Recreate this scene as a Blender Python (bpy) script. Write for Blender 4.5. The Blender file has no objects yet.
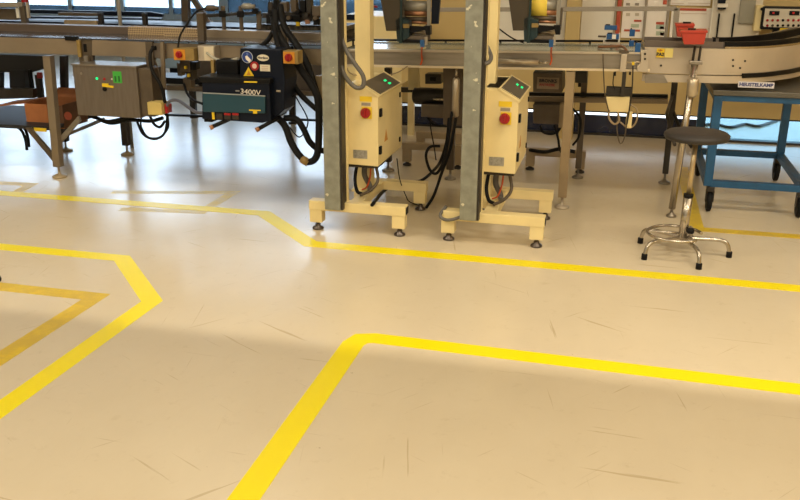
import bpy, bmesh, math, random
from mathutils import Vector, Matrix
random.seed(4)
scn = bpy.context.scene
COL = scn.collection
R = math.radians
# ------------------------------------------------------------------ camera frame (world: X along the line, Y away, Z up)
YAW, PITCH, ROLL, F, H = R(13.8), R(18.9), R(.3), 880., 1.5
fw = Vector((-math.sin(YAW)*math.cos(PITCH), math.cos(YAW)*math.cos(PITCH), -math.sin(PITCH)))
r0 = Vector((math.cos(YAW), math.sin(YAW), 0)); u0 = r0.cross(fw)
rt = r0*math.cos(ROLL)+u0*math.sin(ROLL); up = u0*math.cos(ROLL)-r0*math.sin(ROLL)
EYE = Vector((0, 0, H))
def ray(x, y): return fw+rt*((x-400)/F)-up*((y-250)/F)
def at(x, y, Y):                       # measured point of the photo at depth Y
    d = ray(x, y); return EYE+d*(Y/d.y)
def fl(x, y, z=0.):                    # measured point of the photo at height z
    d = ray(x, y); return EYE+d*((z-H)/d.z)

# ------------------------------------------------------------------ materials
MATS = {}
def mat(name, col, rough=.5, metal=0., noise=0., nscale=8., bump=0., emit=0., coat=0., alpha=None, stretch=None, dark=None):
    if name in MATS: return MATS[name]
    m = bpy.data.materials.new(name); m.use_nodes = True
    nt = m.node_tree; b = nt.nodes['Principled BSDF']
    b.inputs['Base Color'].default_value = (*col, 1); b.inputs['Roughness'].default_value = rough
    b.inputs['Metallic'].default_value = metal; b.inputs['Coat Weight'].default_value = coat
    if emit:
        b.inputs['Emission Color'].default_value = (*col, 1); b.inputs['Emission Strength'].default_value = emit
    if noise or bump:
        tc = nt.nodes.new('ShaderNodeTexCoord'); n = nt.nodes.new('ShaderNodeTexNoise')
        mp = nt.nodes.new('ShaderNodeMapping'); mp.inputs['Scale'].default_value = stretch or (1, 1, 1)
        nt.links.new(tc.outputs['Object'], mp.inputs[0]); nt.links.new(mp.outputs[0], n.inputs['Vector'])
        n.inputs['Scale'].default_value = nscale; n.inputs['Detail'].default_value = 5
        if noise:
            rp = nt.nodes.new('ShaderNodeValToRGB'); k = dark or tuple(c*(1-noise) for c in col)
            rp.color_ramp.elements[0].position = .3; rp.color_ramp.elements[1].position = .62
            rp.color_ramp.elements[0].color = (*k, 1); rp.color_ramp.elements[1].color = (*col, 1)
            nt.links.new(n.outputs[0], rp.inputs[0]); nt.links.new(rp.outputs[0], b.inputs['Base Color'])
        if bump:
            bp = nt.nodes.new('ShaderNodeBump'); bp.inputs['Strength'].default_value = bump; bp.inputs['Distance'].default_value = .01
            nt.links.new(n.outputs[0], bp.inputs['Height']); nt.links.new(bp.outputs[0], b.inputs['Normal'])
    MATS[name] = m; return m
BEIGE = mat('beige_paint', (.82, .67, .345), .42, noise=.1, nscale=6)
BEIGE2 = mat('dull_and_shaded_beige', (.34, .25, .145), .5, noise=.2, nscale=8)  # tan parts' own colour; on the rear stands, beige with shade put in
STEEL = mat('stainless', (.34, .30, .25), .36, .75, noise=.22, nscale=5, stretch=(1, 1, 9))
BRSTEEL = mat('brushed_box_steel', (.20, .165, .135), .42, .6, noise=.15, nscale=7, stretch=(9, 1, 1))
PALE = mat('pale_steel', (.58, .50, .40), .4, .45, noise=.12, nscale=5)
MATBLK = mat('matt_black_steel', (.020, .020, .024), .55, noise=.3, nscale=4)  # rough near-black colour of the left shelf and dark panels
CHROME = mat('chrome', (.50, .45, .38), .24, .95)
BEAM = mat('conveyor_beam', (.30, .235, .165), .42, .45, noise=.18, nscale=4)
DKST = mat('dark_steel', (.045, .038, .032), .45, .4, noise=.3, nscale=9)
BRN = mat('brown_steel', (.12, .09, .062), .5, .3, noise=.3, nscale=8)
BLK = mat('black_plastic', (.006, .006, .007), .45)
NAVY = mat('navy_black', (.005, .008, .018), .4)
NAVYR = mat('navy_rail', (.025, .045, .09), .3, .3)
RUB = mat('black_rubber', (.007, .007, .008), .6)
GREYH = mat('grey_hose', (.12, .11, .10), .5)
TEAL = mat('teal_paint', (.01, .055, .085), .38, noise=.12, nscale=5)
TEALD = mat('dark_teal', (.006, .028, .034), .4)
BLUE = mat('blue_plastic', (.012, .085, .26), .35)
CART = mat('blue_paint', (.01, .085, .21), .4, noise=.25, nscale=14)
RED = mat('red_plastic', (.45, .04, .02), .45, noise=.15, nscale=10)
REDB = mat('red_switch', (.32, .006, .01), .3)
YEL = mat('yellow_plastic', (.80, .55, .02), .4)
YELR = mat('yellow_roll', (.86, .66, .10), .5)
YTAN = mat('dirty_yellow_box', (.30, .20, .06), .5, noise=.25, nscale=12)
WHITE = mat('white_card', (.82, .76, .68), .6)
WHITEP = mat('white_panel', (.80, .76, .68), .5, noise=.05, nscale=2)
INK = mat('dark_ink', (.02, .02, .03), .6)
ORANGE = mat('orange_cable', (.65, .10, .03), .5)
CARD = mat('cardboard', (.42, .15, .05), .8, noise=.2, nscale=10, bump=.1)
CARDIN = mat('cardboard_side', (.15, .07, .035), .8, noise=.2, nscale=10)
LEDG = mat('green_led', (.0, .75, .22), .4, emit=1.1)
LEDR = mat('red_led', (.45, .01, .01), .4, emit=.2)
GRN = mat('green_label', (.05, .38, .05), .5)
SEAT = mat('brown_black_vinyl', (.028, .023, .022), .55, bump=.15, nscale=60)
POSTR = mat('poster_red', (.48, .08, .04), .6)
WGREY = mat('grey_divider', (.30, .26, .21), .6)
KEY = mat('keypad_grey', (.10, .085, .065), .4)
COPPER = mat('copper', (.45, .22, .12), .4, .7)
ROLLM = mat('roller_metal', (.55, .47, .36), .3, .7)

for m_ in (BLK, NAVY, RUB): m_.node_tree.nodes['Principled BSDF'].inputs['Specular IOR Level'].default_value = .18
def galv():
    m = mat('galvanised', (.31, .315, .27), .42, .4, noise=.25, nscale=22)
    nt = m.node_tree; b = nt.nodes['Principled BSDF']
    src = b.inputs['Base Color'].links[0].from_socket
    tc = nt.nodes.new('ShaderNodeTexCoord'); n = nt.nodes.new('ShaderNodeTexNoise'); n.inputs['Scale'].default_value = 19; n.inputs['Detail'].default_value = 4
    nt.links.new(tc.outputs['Object'], n.inputs['Vector'])
    rp = nt.nodes.new('ShaderNodeValToRGB'); rp.color_ramp.elements[0].position = .665; rp.color_ramp.elements[1].position = .69
    mx = nt.nodes.new('ShaderNodeMix'); mx.data_type = 'RGBA'
    nt.links.new(n.outputs[0], rp.inputs[0]); nt.links.new(rp.outputs[0], mx.inputs[0]); nt.links.new(src, mx.inputs[6])
    mx.inputs[7].default_value = (.70, .66, .52, 1); nt.links.new(mx.outputs[2], b.inputs['Base Color'])
    return m
GALV = galv()
def mesh_mat():
    m = bpy.data.materials.new('wire_mesh_side'); m.use_nodes = True; nt = m.node_tree; b = nt.nodes['Principled BSDF']
    tc = nt.nodes.new('ShaderNodeTexCoord'); mp = nt.nodes.new('ShaderNodeMapping'); mp.inputs['Rotation'].default_value = (0, R(45), 0)
    ck = nt.nodes.new('ShaderNodeTexChecker'); ck.inputs['Scale'].default_value = 110
    ck.inputs['Color1'].default_value = (.50, .36, .20, 1); ck.inputs['Color2'].default_value = (.20, .13, .07, 1)
    nt.links.new(tc.outputs['Object'], mp.inputs[0]); nt.links.new(mp.outputs[0], ck.inputs[0]); nt.links.new(ck.outputs[0], b.inputs['Base Color'])
    b.inputs['Roughness'].default_value = .6; return m
MESHM = mesh_mat()
def tape_mat(name, col, wear, wcol):
    m = bpy.data.materials.new(name); m.use_nodes = True; nt = m.node_tree; b = nt.nodes['Principled BSDF']
    tc = nt.nodes.new('ShaderNodeTexCoord'); n = nt.nodes.new('ShaderNodeTexNoise'); n.inputs['Scale'].default_value = 9; n.inputs['Detail'].default_value = 8; n.inputs['Roughness'].default_value = .7
    rp = nt.nodes.new('ShaderNodeValToRGB'); rp.color_ramp.elements[0].position = wear-.14; rp.color_ramp.elements[1].position = wear
    rp.color_ramp.elements[0].color = (*wcol, 1); rp.color_ramp.elements[1].color = (*col, 1)
    nt.links.new(tc.outputs['Object'], n.inputs['Vector']); nt.links.new(n.outputs[0], rp.inputs[0]); nt.links.new(rp.outputs[0], b.inputs['Base Color'])
    b.inputs['Roughness'].default_value = .33; return m
TAPE = tape_mat('yellow_tape', (.88, .74, .0), .36, (.74, .52, .015))
TAPED = tape_mat('worn_yellow_tape', (.70, .50, .015), .60, (.60, .42, .03))
TAPEF = tape_mat('faded_tape', (.66, .49, .06), .56, (.58, .47, .18))

def floor_mat():
    m = bpy.data.materials.new('epoxy_floor'); m.use_nodes = True; nt = m.node_tree; b = nt.nodes['Principled BSDF']; L = nt.links.new
    tc = nt.nodes.new('ShaderNodeTexCoord')
    def noise(s, d, sc=(1, 1, 1), rough=.6):
        mp = nt.nodes.new('ShaderNodeMapping'); mp.inputs['Scale'].default_value = sc; L(tc.outputs['Object'], mp.inputs[0])
        n = nt.nodes.new('ShaderNodeTexNoise'); n.inputs['Scale'].default_value = s; n.inputs['Detail'].default_value = d; n.inputs['Roughness'].default_value = rough
        L(mp.outputs[0], n.inputs['Vector']); return n.outputs[0]
    def ramp(src, p0, c0, p1, c1):
        r = nt.nodes.new('ShaderNodeValToRGB'); r.color_ramp.elements[0].position = p0; r.color_ramp.elements[0].color = (*c0, 1)
        r.color_ramp.elements[1].position = p1; r.color_ramp.elements[1].color = (*c1, 1); L(src, r.inputs[0]); return r.outputs[0]
    def mul(a, c, f=1.):
        x = nt.nodes.new('ShaderNodeMix'); x.data_type = 'RGBA'; x.blend_type = 'MULTIPLY'; x.inputs[0].default_value = f
        L(a, x.inputs[6]); L(c, x.inputs[7]); return x.outputs[2]
    W = (1, 1, 1)
    base = ramp(noise(.9, 6), .3, (.64, .55, .41), .7, (.69, .60, .455))
    base = mul(base, ramp(noise(3.2, 8, (1, .5, 1), .7), .2, (.93, .92, .90), .62, W), .7)
    base = mul(base, ramp(noise(14, 6, (1, 1, 1), .75), .22, (.84, .81, .76), .42, W), .8)
    base = mul(base, ramp(noise(38, 3, (1, 1, 1)), .22, (.55, .5, .45), .27, W), .8)
    # long thin scuffs in a few directions
    for rot, sx, thr in ((.5, 26, .70), (-.9, 30, .705), (1.35, 34, .71), (.05, 24, .70)):
        mp = nt.nodes.new('ShaderNodeMapping'); mp.inputs['Rotation'].default_value = (0, 0, rot); L(tc.outputs['Object'], mp.inputs[0])
        m2 = nt.nodes.new('ShaderNodeMapping'); m2.inputs['Scale'].default_value = (1.2, sx, 1); m2.inputs['Location'].default_value = (rot*7, sx, 0); L(mp.outputs[0], m2.inputs[0])
        n = nt.nodes.new('ShaderNodeTexNoise'); n.inputs['Scale'].default_value = 1.6; n.inputs['Detail'].default_value = 2.5; L(m2.outputs[0], n.inputs['Vector'])
        base = mul(base, ramp(n.outputs[0], thr-.0, W, thr+.045, (.80, .76, .69)))
    L(base, b.inputs['Base Color'])
    rr = nt.nodes.new('ShaderNodeMapRange'); rr.inputs[3].default_value = .13; rr.inputs[4].default_value = .30
    L(noise(4, 5), rr.inputs[0]); L(rr.outputs[0], b.inputs['Roughness'])
    bp = nt.nodes.new('ShaderNodeBump'); bp.inputs['Strength'].default_value = .05; bp.inputs['Distance'].default_value = .01; L(noise(1.6, 3), bp.inputs['Height']); L(bp.outputs[0], b.inputs['Normal'])
    b.inputs['Specular IOR Level'].default_value = .6
    return m
FLOORM = floor_mat()
def glass_mat(name, col, rough=.03):
    m = bpy.data.materials.new(name); m.use_nodes = True; nt = m.node_tree; nt.nodes.remove(nt.nodes['Principled BSDF'])
    o = nt.nodes['Material Output']; t = nt.nodes.new('ShaderNodeBsdfTransparent'); t.inputs[0].default_value = (*col, 1)
    g = nt.nodes.new('ShaderNodeBsdfGlossy'); g.inputs['Roughness'].default_value = rough; f = nt.nodes.new('ShaderNodeFresnel'); mx = nt.nodes.new('ShaderNodeMixShader')
    nt.links.new(f.outputs[0], mx.inputs[0]); nt.links.new(t.outputs[0], mx.inputs[1]); nt.links.new(g.outputs[0], mx.inputs[2]); nt.links.new(mx.outputs[0], o.inputs[0]); return m
GLASS = glass_mat('window_glass', (.93, .97, 1.))
GLASSF = glass_mat('frosted_blue_glass', (.17, .21, .235), .2)
GLASSB = glass_mat('blue_tinted_glass', (.46, .60, .66))

# ------------------------------------------------------------------ mesh builder
class MB:
    def __init__(s): s.bm = bmesh.new()
    def box(s, x0, x1, y0, y1, z0, z1, bev=0.):
        b = bmesh.new(); bmesh.ops.create_cube(b, size=1)
        for v in b.verts: v.co = Vector(((x0+x1)/2+v.co.x*(x1-x0), (y0+y1)/2+v.co.y*(y1-y0), (z0+z1)/2+v.co.z*(z1-z0)))
        if bev: bmesh.ops.bevel(b, geom=b.edges[:], offset=bev, segments=2, affect='EDGES', profile=.6)
        s._add(b); return s
    def _add(s, b):
        me = bpy.data.meshes.new('t'); b.to_mesh(me); b.free(); s.bm.from_mesh(me); bpy.data.meshes.remove(me)
    def prism(s, pts, vec, bev=0.):        # polygon of 3D points pushed along vec
        b = bmesh.new(); vec = Vector(vec); a = [b.verts.new(Vector(p)) for p in pts]; c = [b.verts.new(Vector(p)+vec) for p in pts]; n = len(pts)
        b.faces.new(a); b.faces.new(c[::-1])
        for i in range(n): b.faces.new((a[i], c[i], c[(i+1) % n], a[(i+1) % n]))
        bmesh.ops.recalc_face_normals(b, faces=b.faces[:])
        if bev: bmesh.ops.bevel(b, geom=b.edges[:], offset=bev, segments=2, affect='EDGES', profile=.6)
        s._add(b); return s
    def pq(s, pix, Y, d, bev=0.):          # outline measured in the photo, at depth Y, d deep
        return s.prism([at(x, y, Y) for x, y in pix], (0, d, 0), bev)
    def pb(s, x0, y0, x1, y1, Y, d, bev=0.):   # upright box measured in the photo
        a = at(x0, (y0+y1)/2, Y); b = at(x1, (y0+y1)/2, Y); t = at((x0+x1)/2, y0, Y); u = at((x0+x1)/2, y1, Y)
        return s.box(a.x, b.x, Y, Y+d, u.z, t.z, bev)
    def tube(s, pts, r, seg=10, smooth=True, cap=True):
        P = [Vector(p) for p in pts]
        if smooth and len(P) > 2:
            Q = [P[0]*2-P[1]]+P+[P[-1]*2-P[-2]]; out = []
            for i in range(1, len(Q)-2):
                for k in range(7):
                    t = k/7; a, b, c, d = Q[i-1:i+3]
                    out.append(.5*((2*b)+(c-a)*t+(2*a-5*b+4*c-d)*t*t+(3*b-a-3*c+d)*t**3))
            out.append(P[-1]); P = out
        rr = r if isinstance(r, (list, tuple)) else None
        b = bmesh.new(); rings = []; T = (P[1]-P[0]).normalized(); N = T.orthogonal().normalized()
        for i, p in enumerate(P):
            t = ((P[min(i+1, len(P)-1)]-P[max(i-1, 0)])).normalized(); N = (N-t*N.dot(t)).normalized(); B = t.cross(N)
            q = r if not rr else rr[0]+(rr[1]-rr[0])*i/(len(P)-1)
            rings.append([b.verts.new(p+(N*math.cos(a)+B*math.sin(a))*q) for a in [2*math.pi*k/seg for k in range(seg)]])
        for i in range(len(P)-1):
            for k in range(seg):
                f = b.faces.new((rings[i][k], rings[i][(k+1) % seg], rings[i+1][(k+1) % seg], rings[i+1][k])); f.smooth = True
        if cap: b.faces.new(rings[0][::-1]); b.faces.new(rings[-1])
        s._add(b); return s
    def cyl(s, a, b, r, seg=20, r2=None): return s.tube([a, b], (r, r2) if r2 is not None else r, seg, False)
    def lathe(s, c, prof, seg=28, axis='Z'):
        b = bmesh.new(); c = Vector(c); rings = []
        for r, z in prof:
            ring = []
            for k in range(seg):
                a = 2*math.pi*k/seg; v = Vector((r*math.cos(a), r*math.sin(a), z))
                if axis == 'Y': v = Vector((v.x, v.z, v.y))
                if axis == 'X': v = Vector((v.z, v.x, v.y))
                ring.append(b.verts.new(c+v))
            rings.append(ring)
        for i in range(len(rings)-1):
            for k in range(seg):
                f = b.faces.new((rings[i][k], rings[i][(k+1) % seg], rings[i+1][(k+1) % seg], rings[i+1][k])); f.smooth = True
        b.faces.new(rings[0][::-1]); b.faces.new(rings[-1]); bmesh.ops.recalc_face_normals(b, faces=b.faces[:]); s._add(b); return s
    def obj(s, name, m, parent=None, base=None):
        me = bpy.data.meshes.new(name)
        o = bpy.data.objects.new(name, me)
        org = ORG.get(parent.name) if parent else None
        if org is None: org = Vector(base) if base is not None else Vector((0, 0, 0))
        if not parent:
            o.location = org; ORG[o.name] = org.copy()
        for v in s.bm.verts: v.co -= org
        s.bm.to_mesh(me); s.bm.free(); me.materials.append(m); COL.objects.link(o)
        if parent: o.parent = parent; ORG[o.name] = org
        return o
ORG = {}
def tag(o, label, cat, group=None):
    o['label'] = label; o['category'] = cat
    if group: o['group'] = group
    return o
def thing(name, label, cat, base, group=None):
    o = bpy.data.objects.new(name, None); o.empty_display_size = .1; COL.objects.link(o); o.location = base; ORG[o.name] = Vector(base)
    return tag(o, label, cat, group)
def struct(o): o['kind'] = 'structure'; return o
def text(parent, s, p, size, m, bold=0., name='lettering', rot=(R(90), 0, 0), depth=.0008, sx=1.):
    cu = bpy.data.curves.new('txt', 'FONT'); cu.body = s; cu.size = size; cu.extrude = depth; cu.offset = bold; cu.align_x = 'CENTER'; cu.align_y = 'CENTER'; cu.resolution_u = 3
    t = bpy.data.objects.new('txt', cu); COL.objects.link(t); bpy.context.view_layer.update()
    me = bpy.data.meshes.new_from_object(t.evaluated_get(bpy.context.evaluated_depsgraph_get())); bpy.data.objects.remove(t); bpy.data.curves.remove(cu)
    o = bpy.data.objects.new(name, me); me.materials.clear(); me.materials.append(m); COL.objects.link(o)
    from mathutils import Euler
    M = Matrix.Translation(Vector(p)-ORG[parent.name]) @ Euler(rot).to_matrix().to_4x4() @ Matrix.Diagonal((sx, 1, 1, 1)); me.transform(M)
    o.parent = parent; ORG[o.name] = ORG[parent.name]; return o
def dup(root, off, label=None, group=None):
    def cp(o, par):
        c = o.copy(); COL.objects.link(c)
        if par: c.parent = par
        for k in [x for x in bpy.data.objects if x.parent == o and x != c]: cp(k, c)
        return c
    c = cp(root, None); c.location = root.location+Vector(off); ORG[c.name] = ORG[root.name]+Vector(off)
    if label: c['label'] = label
    if group: c['group'] = group
    return c

# ================================================================== THE SETTING
GX0, GX1, YB, YW, ZC = -11., 5.5, 7.6, 12.2, 3.6
WX = at(386, 20, YB).x                    # where the beige back wall ends and the deep window bay begins
struct(MB().box(GX0, GX1, -3.5, YW, -.1, 0).obj('floor', FLOORM))
CEIL = mat('ceiling_white', (.45, .43, .4), .8)
WALLM = mat('cream_wall', (.58, .43, .185), .6, noise=.06, nscale=1.5)
WALLW = mat('pale_wall', (.42, .43, .43), .6, noise=.05, nscale=2)
struct(MB().box(GX0, GX1, -3.5, YW, ZC, ZC+.1).obj('ceiling', CEIL))
struct(MB().box(WX, GX1, YB, YB+.12, .21, ZC).box(WX, WX+.12, YB, YB+.12, 0, .21).obj('wall_back', WALLM))
struct(MB().box(GX1, GX1+.1, -3.5, YB+.12, 0, ZC).obj('wall_right', WALLM))
struct(MB().box(GX0-.1, GX0, -3.5, YW, 0, ZC).obj('wall_left', WALLW))
struct(MB().box(GX0, GX1, -3.6, -3.5, 0, ZC).obj('wall_front', WALLW))
struct(MB().box(WX, WX+.12, YB+.12, YW, 0, ZC).obj('wall_bay', WALLW))
# window wall of the bay: sill, header, piers
SILL, HEAD = .5, 3.1
struct(MB().box(GX0, WX, YW, YW+.15, 0, SILL).box(GX0, WX, YW, YW+.15, HEAD, ZC)
       .box(GX0, GX0+.3, YW, YW+.15, SILL, HEAD).box(WX-.3, WX, YW, YW+.15, SILL, HEAD).obj('wall_window', mat('blue_grey_wall', (.42, .50, .58), .35)))
FRAME = mat('pale_blue_frame', (.45, .58, .70), .4)
n = 5; w0 = (WX-.3-(GX0+.3))/n
for i in range(n):
    x0 = GX0+.3+i*w0; x1 = x0+w0
    m = MB()
    for a, b in ((x0, x0+.07), (x1-.07, x1), ((x0+x1)/2-.03, (x0+x1)/2+.03)): m.box(a, b, YW+.02, YW+.1, SILL, HEAD)
    for a, b in ((SILL, SILL+.07), (HEAD-.07, HEAD), (1.5, 1.56)): m.box(x0, x1, YW+.025, YW+.095, a, b)
    wf = struct(m.obj('window_%d' % (i+1), FRAME, None, (x0, YW, SILL)))
    MB().box(x0+.06, x1-.06, YW+.055, YW+.065, SILL+.06, HEAD-.06).obj('pane', GLASS, wf)
    MB().box(x0+.06, x1-.06, YW+.035, YW+.045, SILL+.06, SILL+(.16 if i < 3 else .5)).obj('frosted_pane', GLASSF, wf)
# low strip window at the foot of the back wall
FX = at(703, 125, YB).x
sw = struct(MB().box(WX+.12, GX1, YB+.02, YB+.10, .0, .018).box(WX+.12, GX1, YB+.02, YB+.10, .195, .21)
            .box(FX-.02, FX+.02, YB+.03, YB+.09, .018, .195).obj('window_6', DKST, None, (WX, YB, 0)))
MB().box(WX+.12, FX-.02, YB+.05, YB+.06, .018, .17).obj('dark_pane', mat('navy_film', (.004, .012, .055), .12, coat=.5, noise=.5, nscale=3), sw)
MB().box(FX+.02, GX1, YB+.055, YB+.063, .018, .195).obj('pane', GLASSB, sw)
PAVE = mat('outdoor_paving', (.36, .44, .50), .8, noise=.25, nscale=1.3)
struct(MB().box(WX-.5, GX1+3, YB+.13, YB+6, -.2, -.02).box(GX0-6, WX+.1, YW+.2, YW+14, -.2, -.02).obj('ground_outside', PAVE))

# ================================================================== FLOOR TAPES
def strip(name, pts, w, m, label, z=.0014, group=None, rounded=0):
    P = [Vector((p[0], p[1], 0)) for p in pts]; Lf = []; Rt = []
    for i, p in enumerate(P):
        d0 = (P[i]-P[i-1]).normalized() if i else (P[1]-P[0]).normalized(); d1 = (P[i+1]-P[i]).normalized() if i < len(P)-1 else d0
        n0 = Vector((-d0.y, d0.x, 0)); n1 = Vector((-d1.y, d1.x, 0)); n = (n0+n1).normalized(); k = w/2/max(n.dot(n1), .3)
        Lf.append(p+n*k); Rt.append(p-n*k)
    b = MB()
    for i in range(len(P)-1):
        b.prism([Lf[i], Lf[i+1], Rt[i+1], Rt[i]], (0, 0, z))
    return tag(b.obj(name, m, None, (P[0].x, P[0].y, 0)), label, 'floor tape', group)
def g(x, y): p = fl(x, y); return (p.x, p.y)
strip('floor_tape', [(-7, 4.69), (-1.995, 4.705), (-1.535, 4.232), (.9, 4.188), (3.2, 4.15)], .092, TAPE, 'long bright yellow tape with an angled jog passing in front of both beige stands')
strip('floor_tape', [(-.948, .7), (-.948, 3.08), (-.93, 3.135), (-.88, 3.152), (.73, 3.112), (3.2, 3.05)], .092, TAPE, 'bright yellow tape with a rounded corner in the middle foreground of the floor')
strip('floor_tape', [(-6, 3.775), (-2.385, 3.768), (-1.95, 3.285), (-1.985, .9)], .088, TAPE, 'bright yellow tape bent in a chevron at the left, outside the duller one')
strip('floor_tape', [(-6, 3.275), (-2.22, 3.268), (-2.235, .9)], .088, TAPED, 'dull worn yellow tape with a sharp corner at the left edge of the photo')
strip('floor_tape', [(.50, 6.6), (.50, 5.04), (3.5, 5.035)], .08, TAPED, 'dull yellow tape corner on the floor under the blue cart, behind the stool')
strip('floor_tape', [g(112, 192), g(233, 192.5), g(201, 212), g(120, 209)], .07, TAPEF, 'faded yellow rectangle of old tape behind the long bright tape', .0006)
strip('floor_tape', [g(-40, 181), g(31, 184.5), g(12, 195)], .075, TAPED, 'short worn yellow tape corner beside the leftmost conveyor foot', .0008)

# ================================================================== LEVELLING FOOT
def foot(parent, x, y, ztop, r=.032, m=None, stem=.008, name='levelling_foot'):
    f = MB().lathe((x, y, 0), [(r*.92, 0), (r, .004), (r*.95, .012), (r*.45, .02), (stem*1.4, .024), (stem*1.4, .03), (stem, .03), (stem, ztop)], 24)
    return f.obj(name, m or DKST, parent)

# ================================================================== MACHINE STANDS
def make_stand():
    X0, X1, Y0, Y1 = -1.622, -1.068, 4.465, 4.99
    t = thing('machine_stand', 'beige machine stand with a paint-chipped galvanised column, the left of the two', 'machine stand', (-1.345, 4.5, 0), 'beige machine stands')
    for y0 in (Y0, Y1):
        fx0 = X0 if y0 == Y0 else X0+.10
        b = MB().box(fx0, X1, y0, y0+.07, .118, .172, .004)
        fb = b.obj('crossbeam', BEIGE, t)
        if y0 == Y0:
            MB().box(X1-.0005, X1+.003, y0+.01, y0+.06, .126, .164).obj('end_cap', BLK, fb)
            MB().box(X0-.003, X0+.0005, y0+.01, y0+.06, .126, .164).obj('end_cap', BLK, fb)
        for x in (fx0+.002, X1-.077):
            MB().box(x, x+.072, y0+.003, y0+.067, .046, .119, .003).obj('leg', BEIGE, t)
            foot(t, x+.037, y0+.035, .055, .032, mat('foot_metal', (.13, .11, .10), .3, .8), .011)
    MB().box(-1.40, -1.33, Y0+.07, Y1, .122, .168, .003).obj('lower_rail', BEIGE, t)
    MB().box(-1.513, -1.424, 4.42, 4.5, .14, 2.3, .003).obj('galvanised_column', GALV, t)
    MB().box(-1.424, -1.412, 4.43, 4.5, .14, 2.3).obj('column_rail', DKST, t)
    MB().box(-1.44, -1.408, 4.505, 4.535, .17, 2.3, .002).obj('rear_panel', BEIGE, t)
    MB().box(-1.432, -1.345, 4.76, 4.84, .165, 2.3, .003).obj('beige_column', BEIGE, t)
    MB().box(-1.45, -1.33, 4.72, 4.9, .168, .185, .003).obj('base_plate', BEIGE, t)
    return t
stand = make_stand()
DX = .752
st2 = dup(stand, (DX, -.005, 0), 'beige machine stand with a scratched galvanised column, the right one, nearer the stool')

for c_ in st2.children:
    if c_.name.startswith('beige_column'): c_.location.x -= .052
# ================================================================== CONTROL CABINETS
def make_cabinet():
    t = thing('control_cabinet', 'beige cabinet with red knob mounted on the left stand beside the black hoses', 'control cabinet', (-1.33, 4.55, .37), 'beige control cabinets')
    x0, x1, y0, y1 = -1.43, -1.243, 4.55, 5.07; zl, zr, xm = .808, .748, -1.35
    MB().prism([(x0, y0, .372), (x1, y0, .368), (x1, y0, zr), (xm, y0, zl), (x0, y0, zl)], (0, y1-y0, 0), .004).obj('body', BEIGE, t)
    s = (zr-zl)/(x1-xm); N = Vector((-s, 0, 1)).normalized()
    def lp(u, v, h=0): x = xm+(x1-xm)*u; return Vector((x, y0+(y1-y0)*v, zl+s*(x-xm)))+N*h
    lid = MB().prism([lp(-.02, -.01, .001), lp(1.04, -.01, .001), lp(1.04, 1.01, .001), lp(-.02, 1.01, .001)], N*.008).obj('lid', BEIGE, t)
    pan = MB().prism([lp(.05, .08, .009), lp(.97, .08, .009), lp(.97, .92, .009), lp(.05, .92, .009)], N*.004).obj('keypad', KEY, t)
    for u in (.44, .68):
        v = .60; MB().prism([lp(u, v, .013), lp(u+.10, v, .013), lp(u+.10, v+.07, .013), lp(u, v+.07, .013)], N*.003).obj('status_light', LEDG, pan)
    cx, cz = -1.307, .662
    MB().box(cx-.026, cx+.030, y0-.006, y0, cz-.032, cz+.032, .002).obj('switch_plate', YEL, t)
    k = MB().lathe((cx-.003, y0-.006, cz), [(.028, 0), (.028, -.012), (.024, -.018), (.024, -.020)], 24, 'Y').obj('rotary_switch', REDB, t)
    MB().box(cx-.008, cx+.002, y0-.034, y0-.02, cz-.022, cz+.022, .002).obj('knob', REDB, k)
    MB().box(cx-.038, cx+.030, y0-.002, y0, cz+.060, cz+.088).obj('yellow_sticker', YEL, t)
    MB().box(cx-.028, cx+.022, y0-.002, y0, cz+.038, cz+.054).obj('grey_sticker', WGREY, t)
    d = MB().box(x0+.045, x0+.125, y0-.002, y0, .408, .455).obj('data_plate', mat('data_plate', (.40, .38, .34), .4, .5, noise=.4, nscale=60), t)
    for yy, zz in ((y0+.035, .66), (y0+.025, .455)):
        MB().box(x1, x1+.012, yy-.016, yy+.016, zz-.022, zz+.022, .002).obj('latch', BLK, t)
    for zz in (.69, .425): MB().box(x1, x1+.006, y1-.05, y1-.03, zz-.014, zz+.014).obj('hinge', BLK, t)
    MB().prism([(x1+.0005, y0+.13, .48), (x1+.0005, y0+.20, .48), (x1+.0005, y0+.165, .545)], (.0015, 0, 0)).obj('warning_triangle', mat('ochre', (.55, .25, .03), .5), t)
    MB().box(x0+.01, x1-.01, y0+.02, y0+.3, .352, .37).obj('gland_plate', DKST, t)
    return t
cab = make_cabinet()
cab2 = dup(cab, (DX, -.01, .008), 'beige cabinet with red knob mounted on the right stand, nearer the stool')

MB().box(cab2.location.x-.098, cab2.location.x-.018, 4.60, 5.02, .808, .816, .003).obj('grey_top_cover', KEY, cab2)
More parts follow.
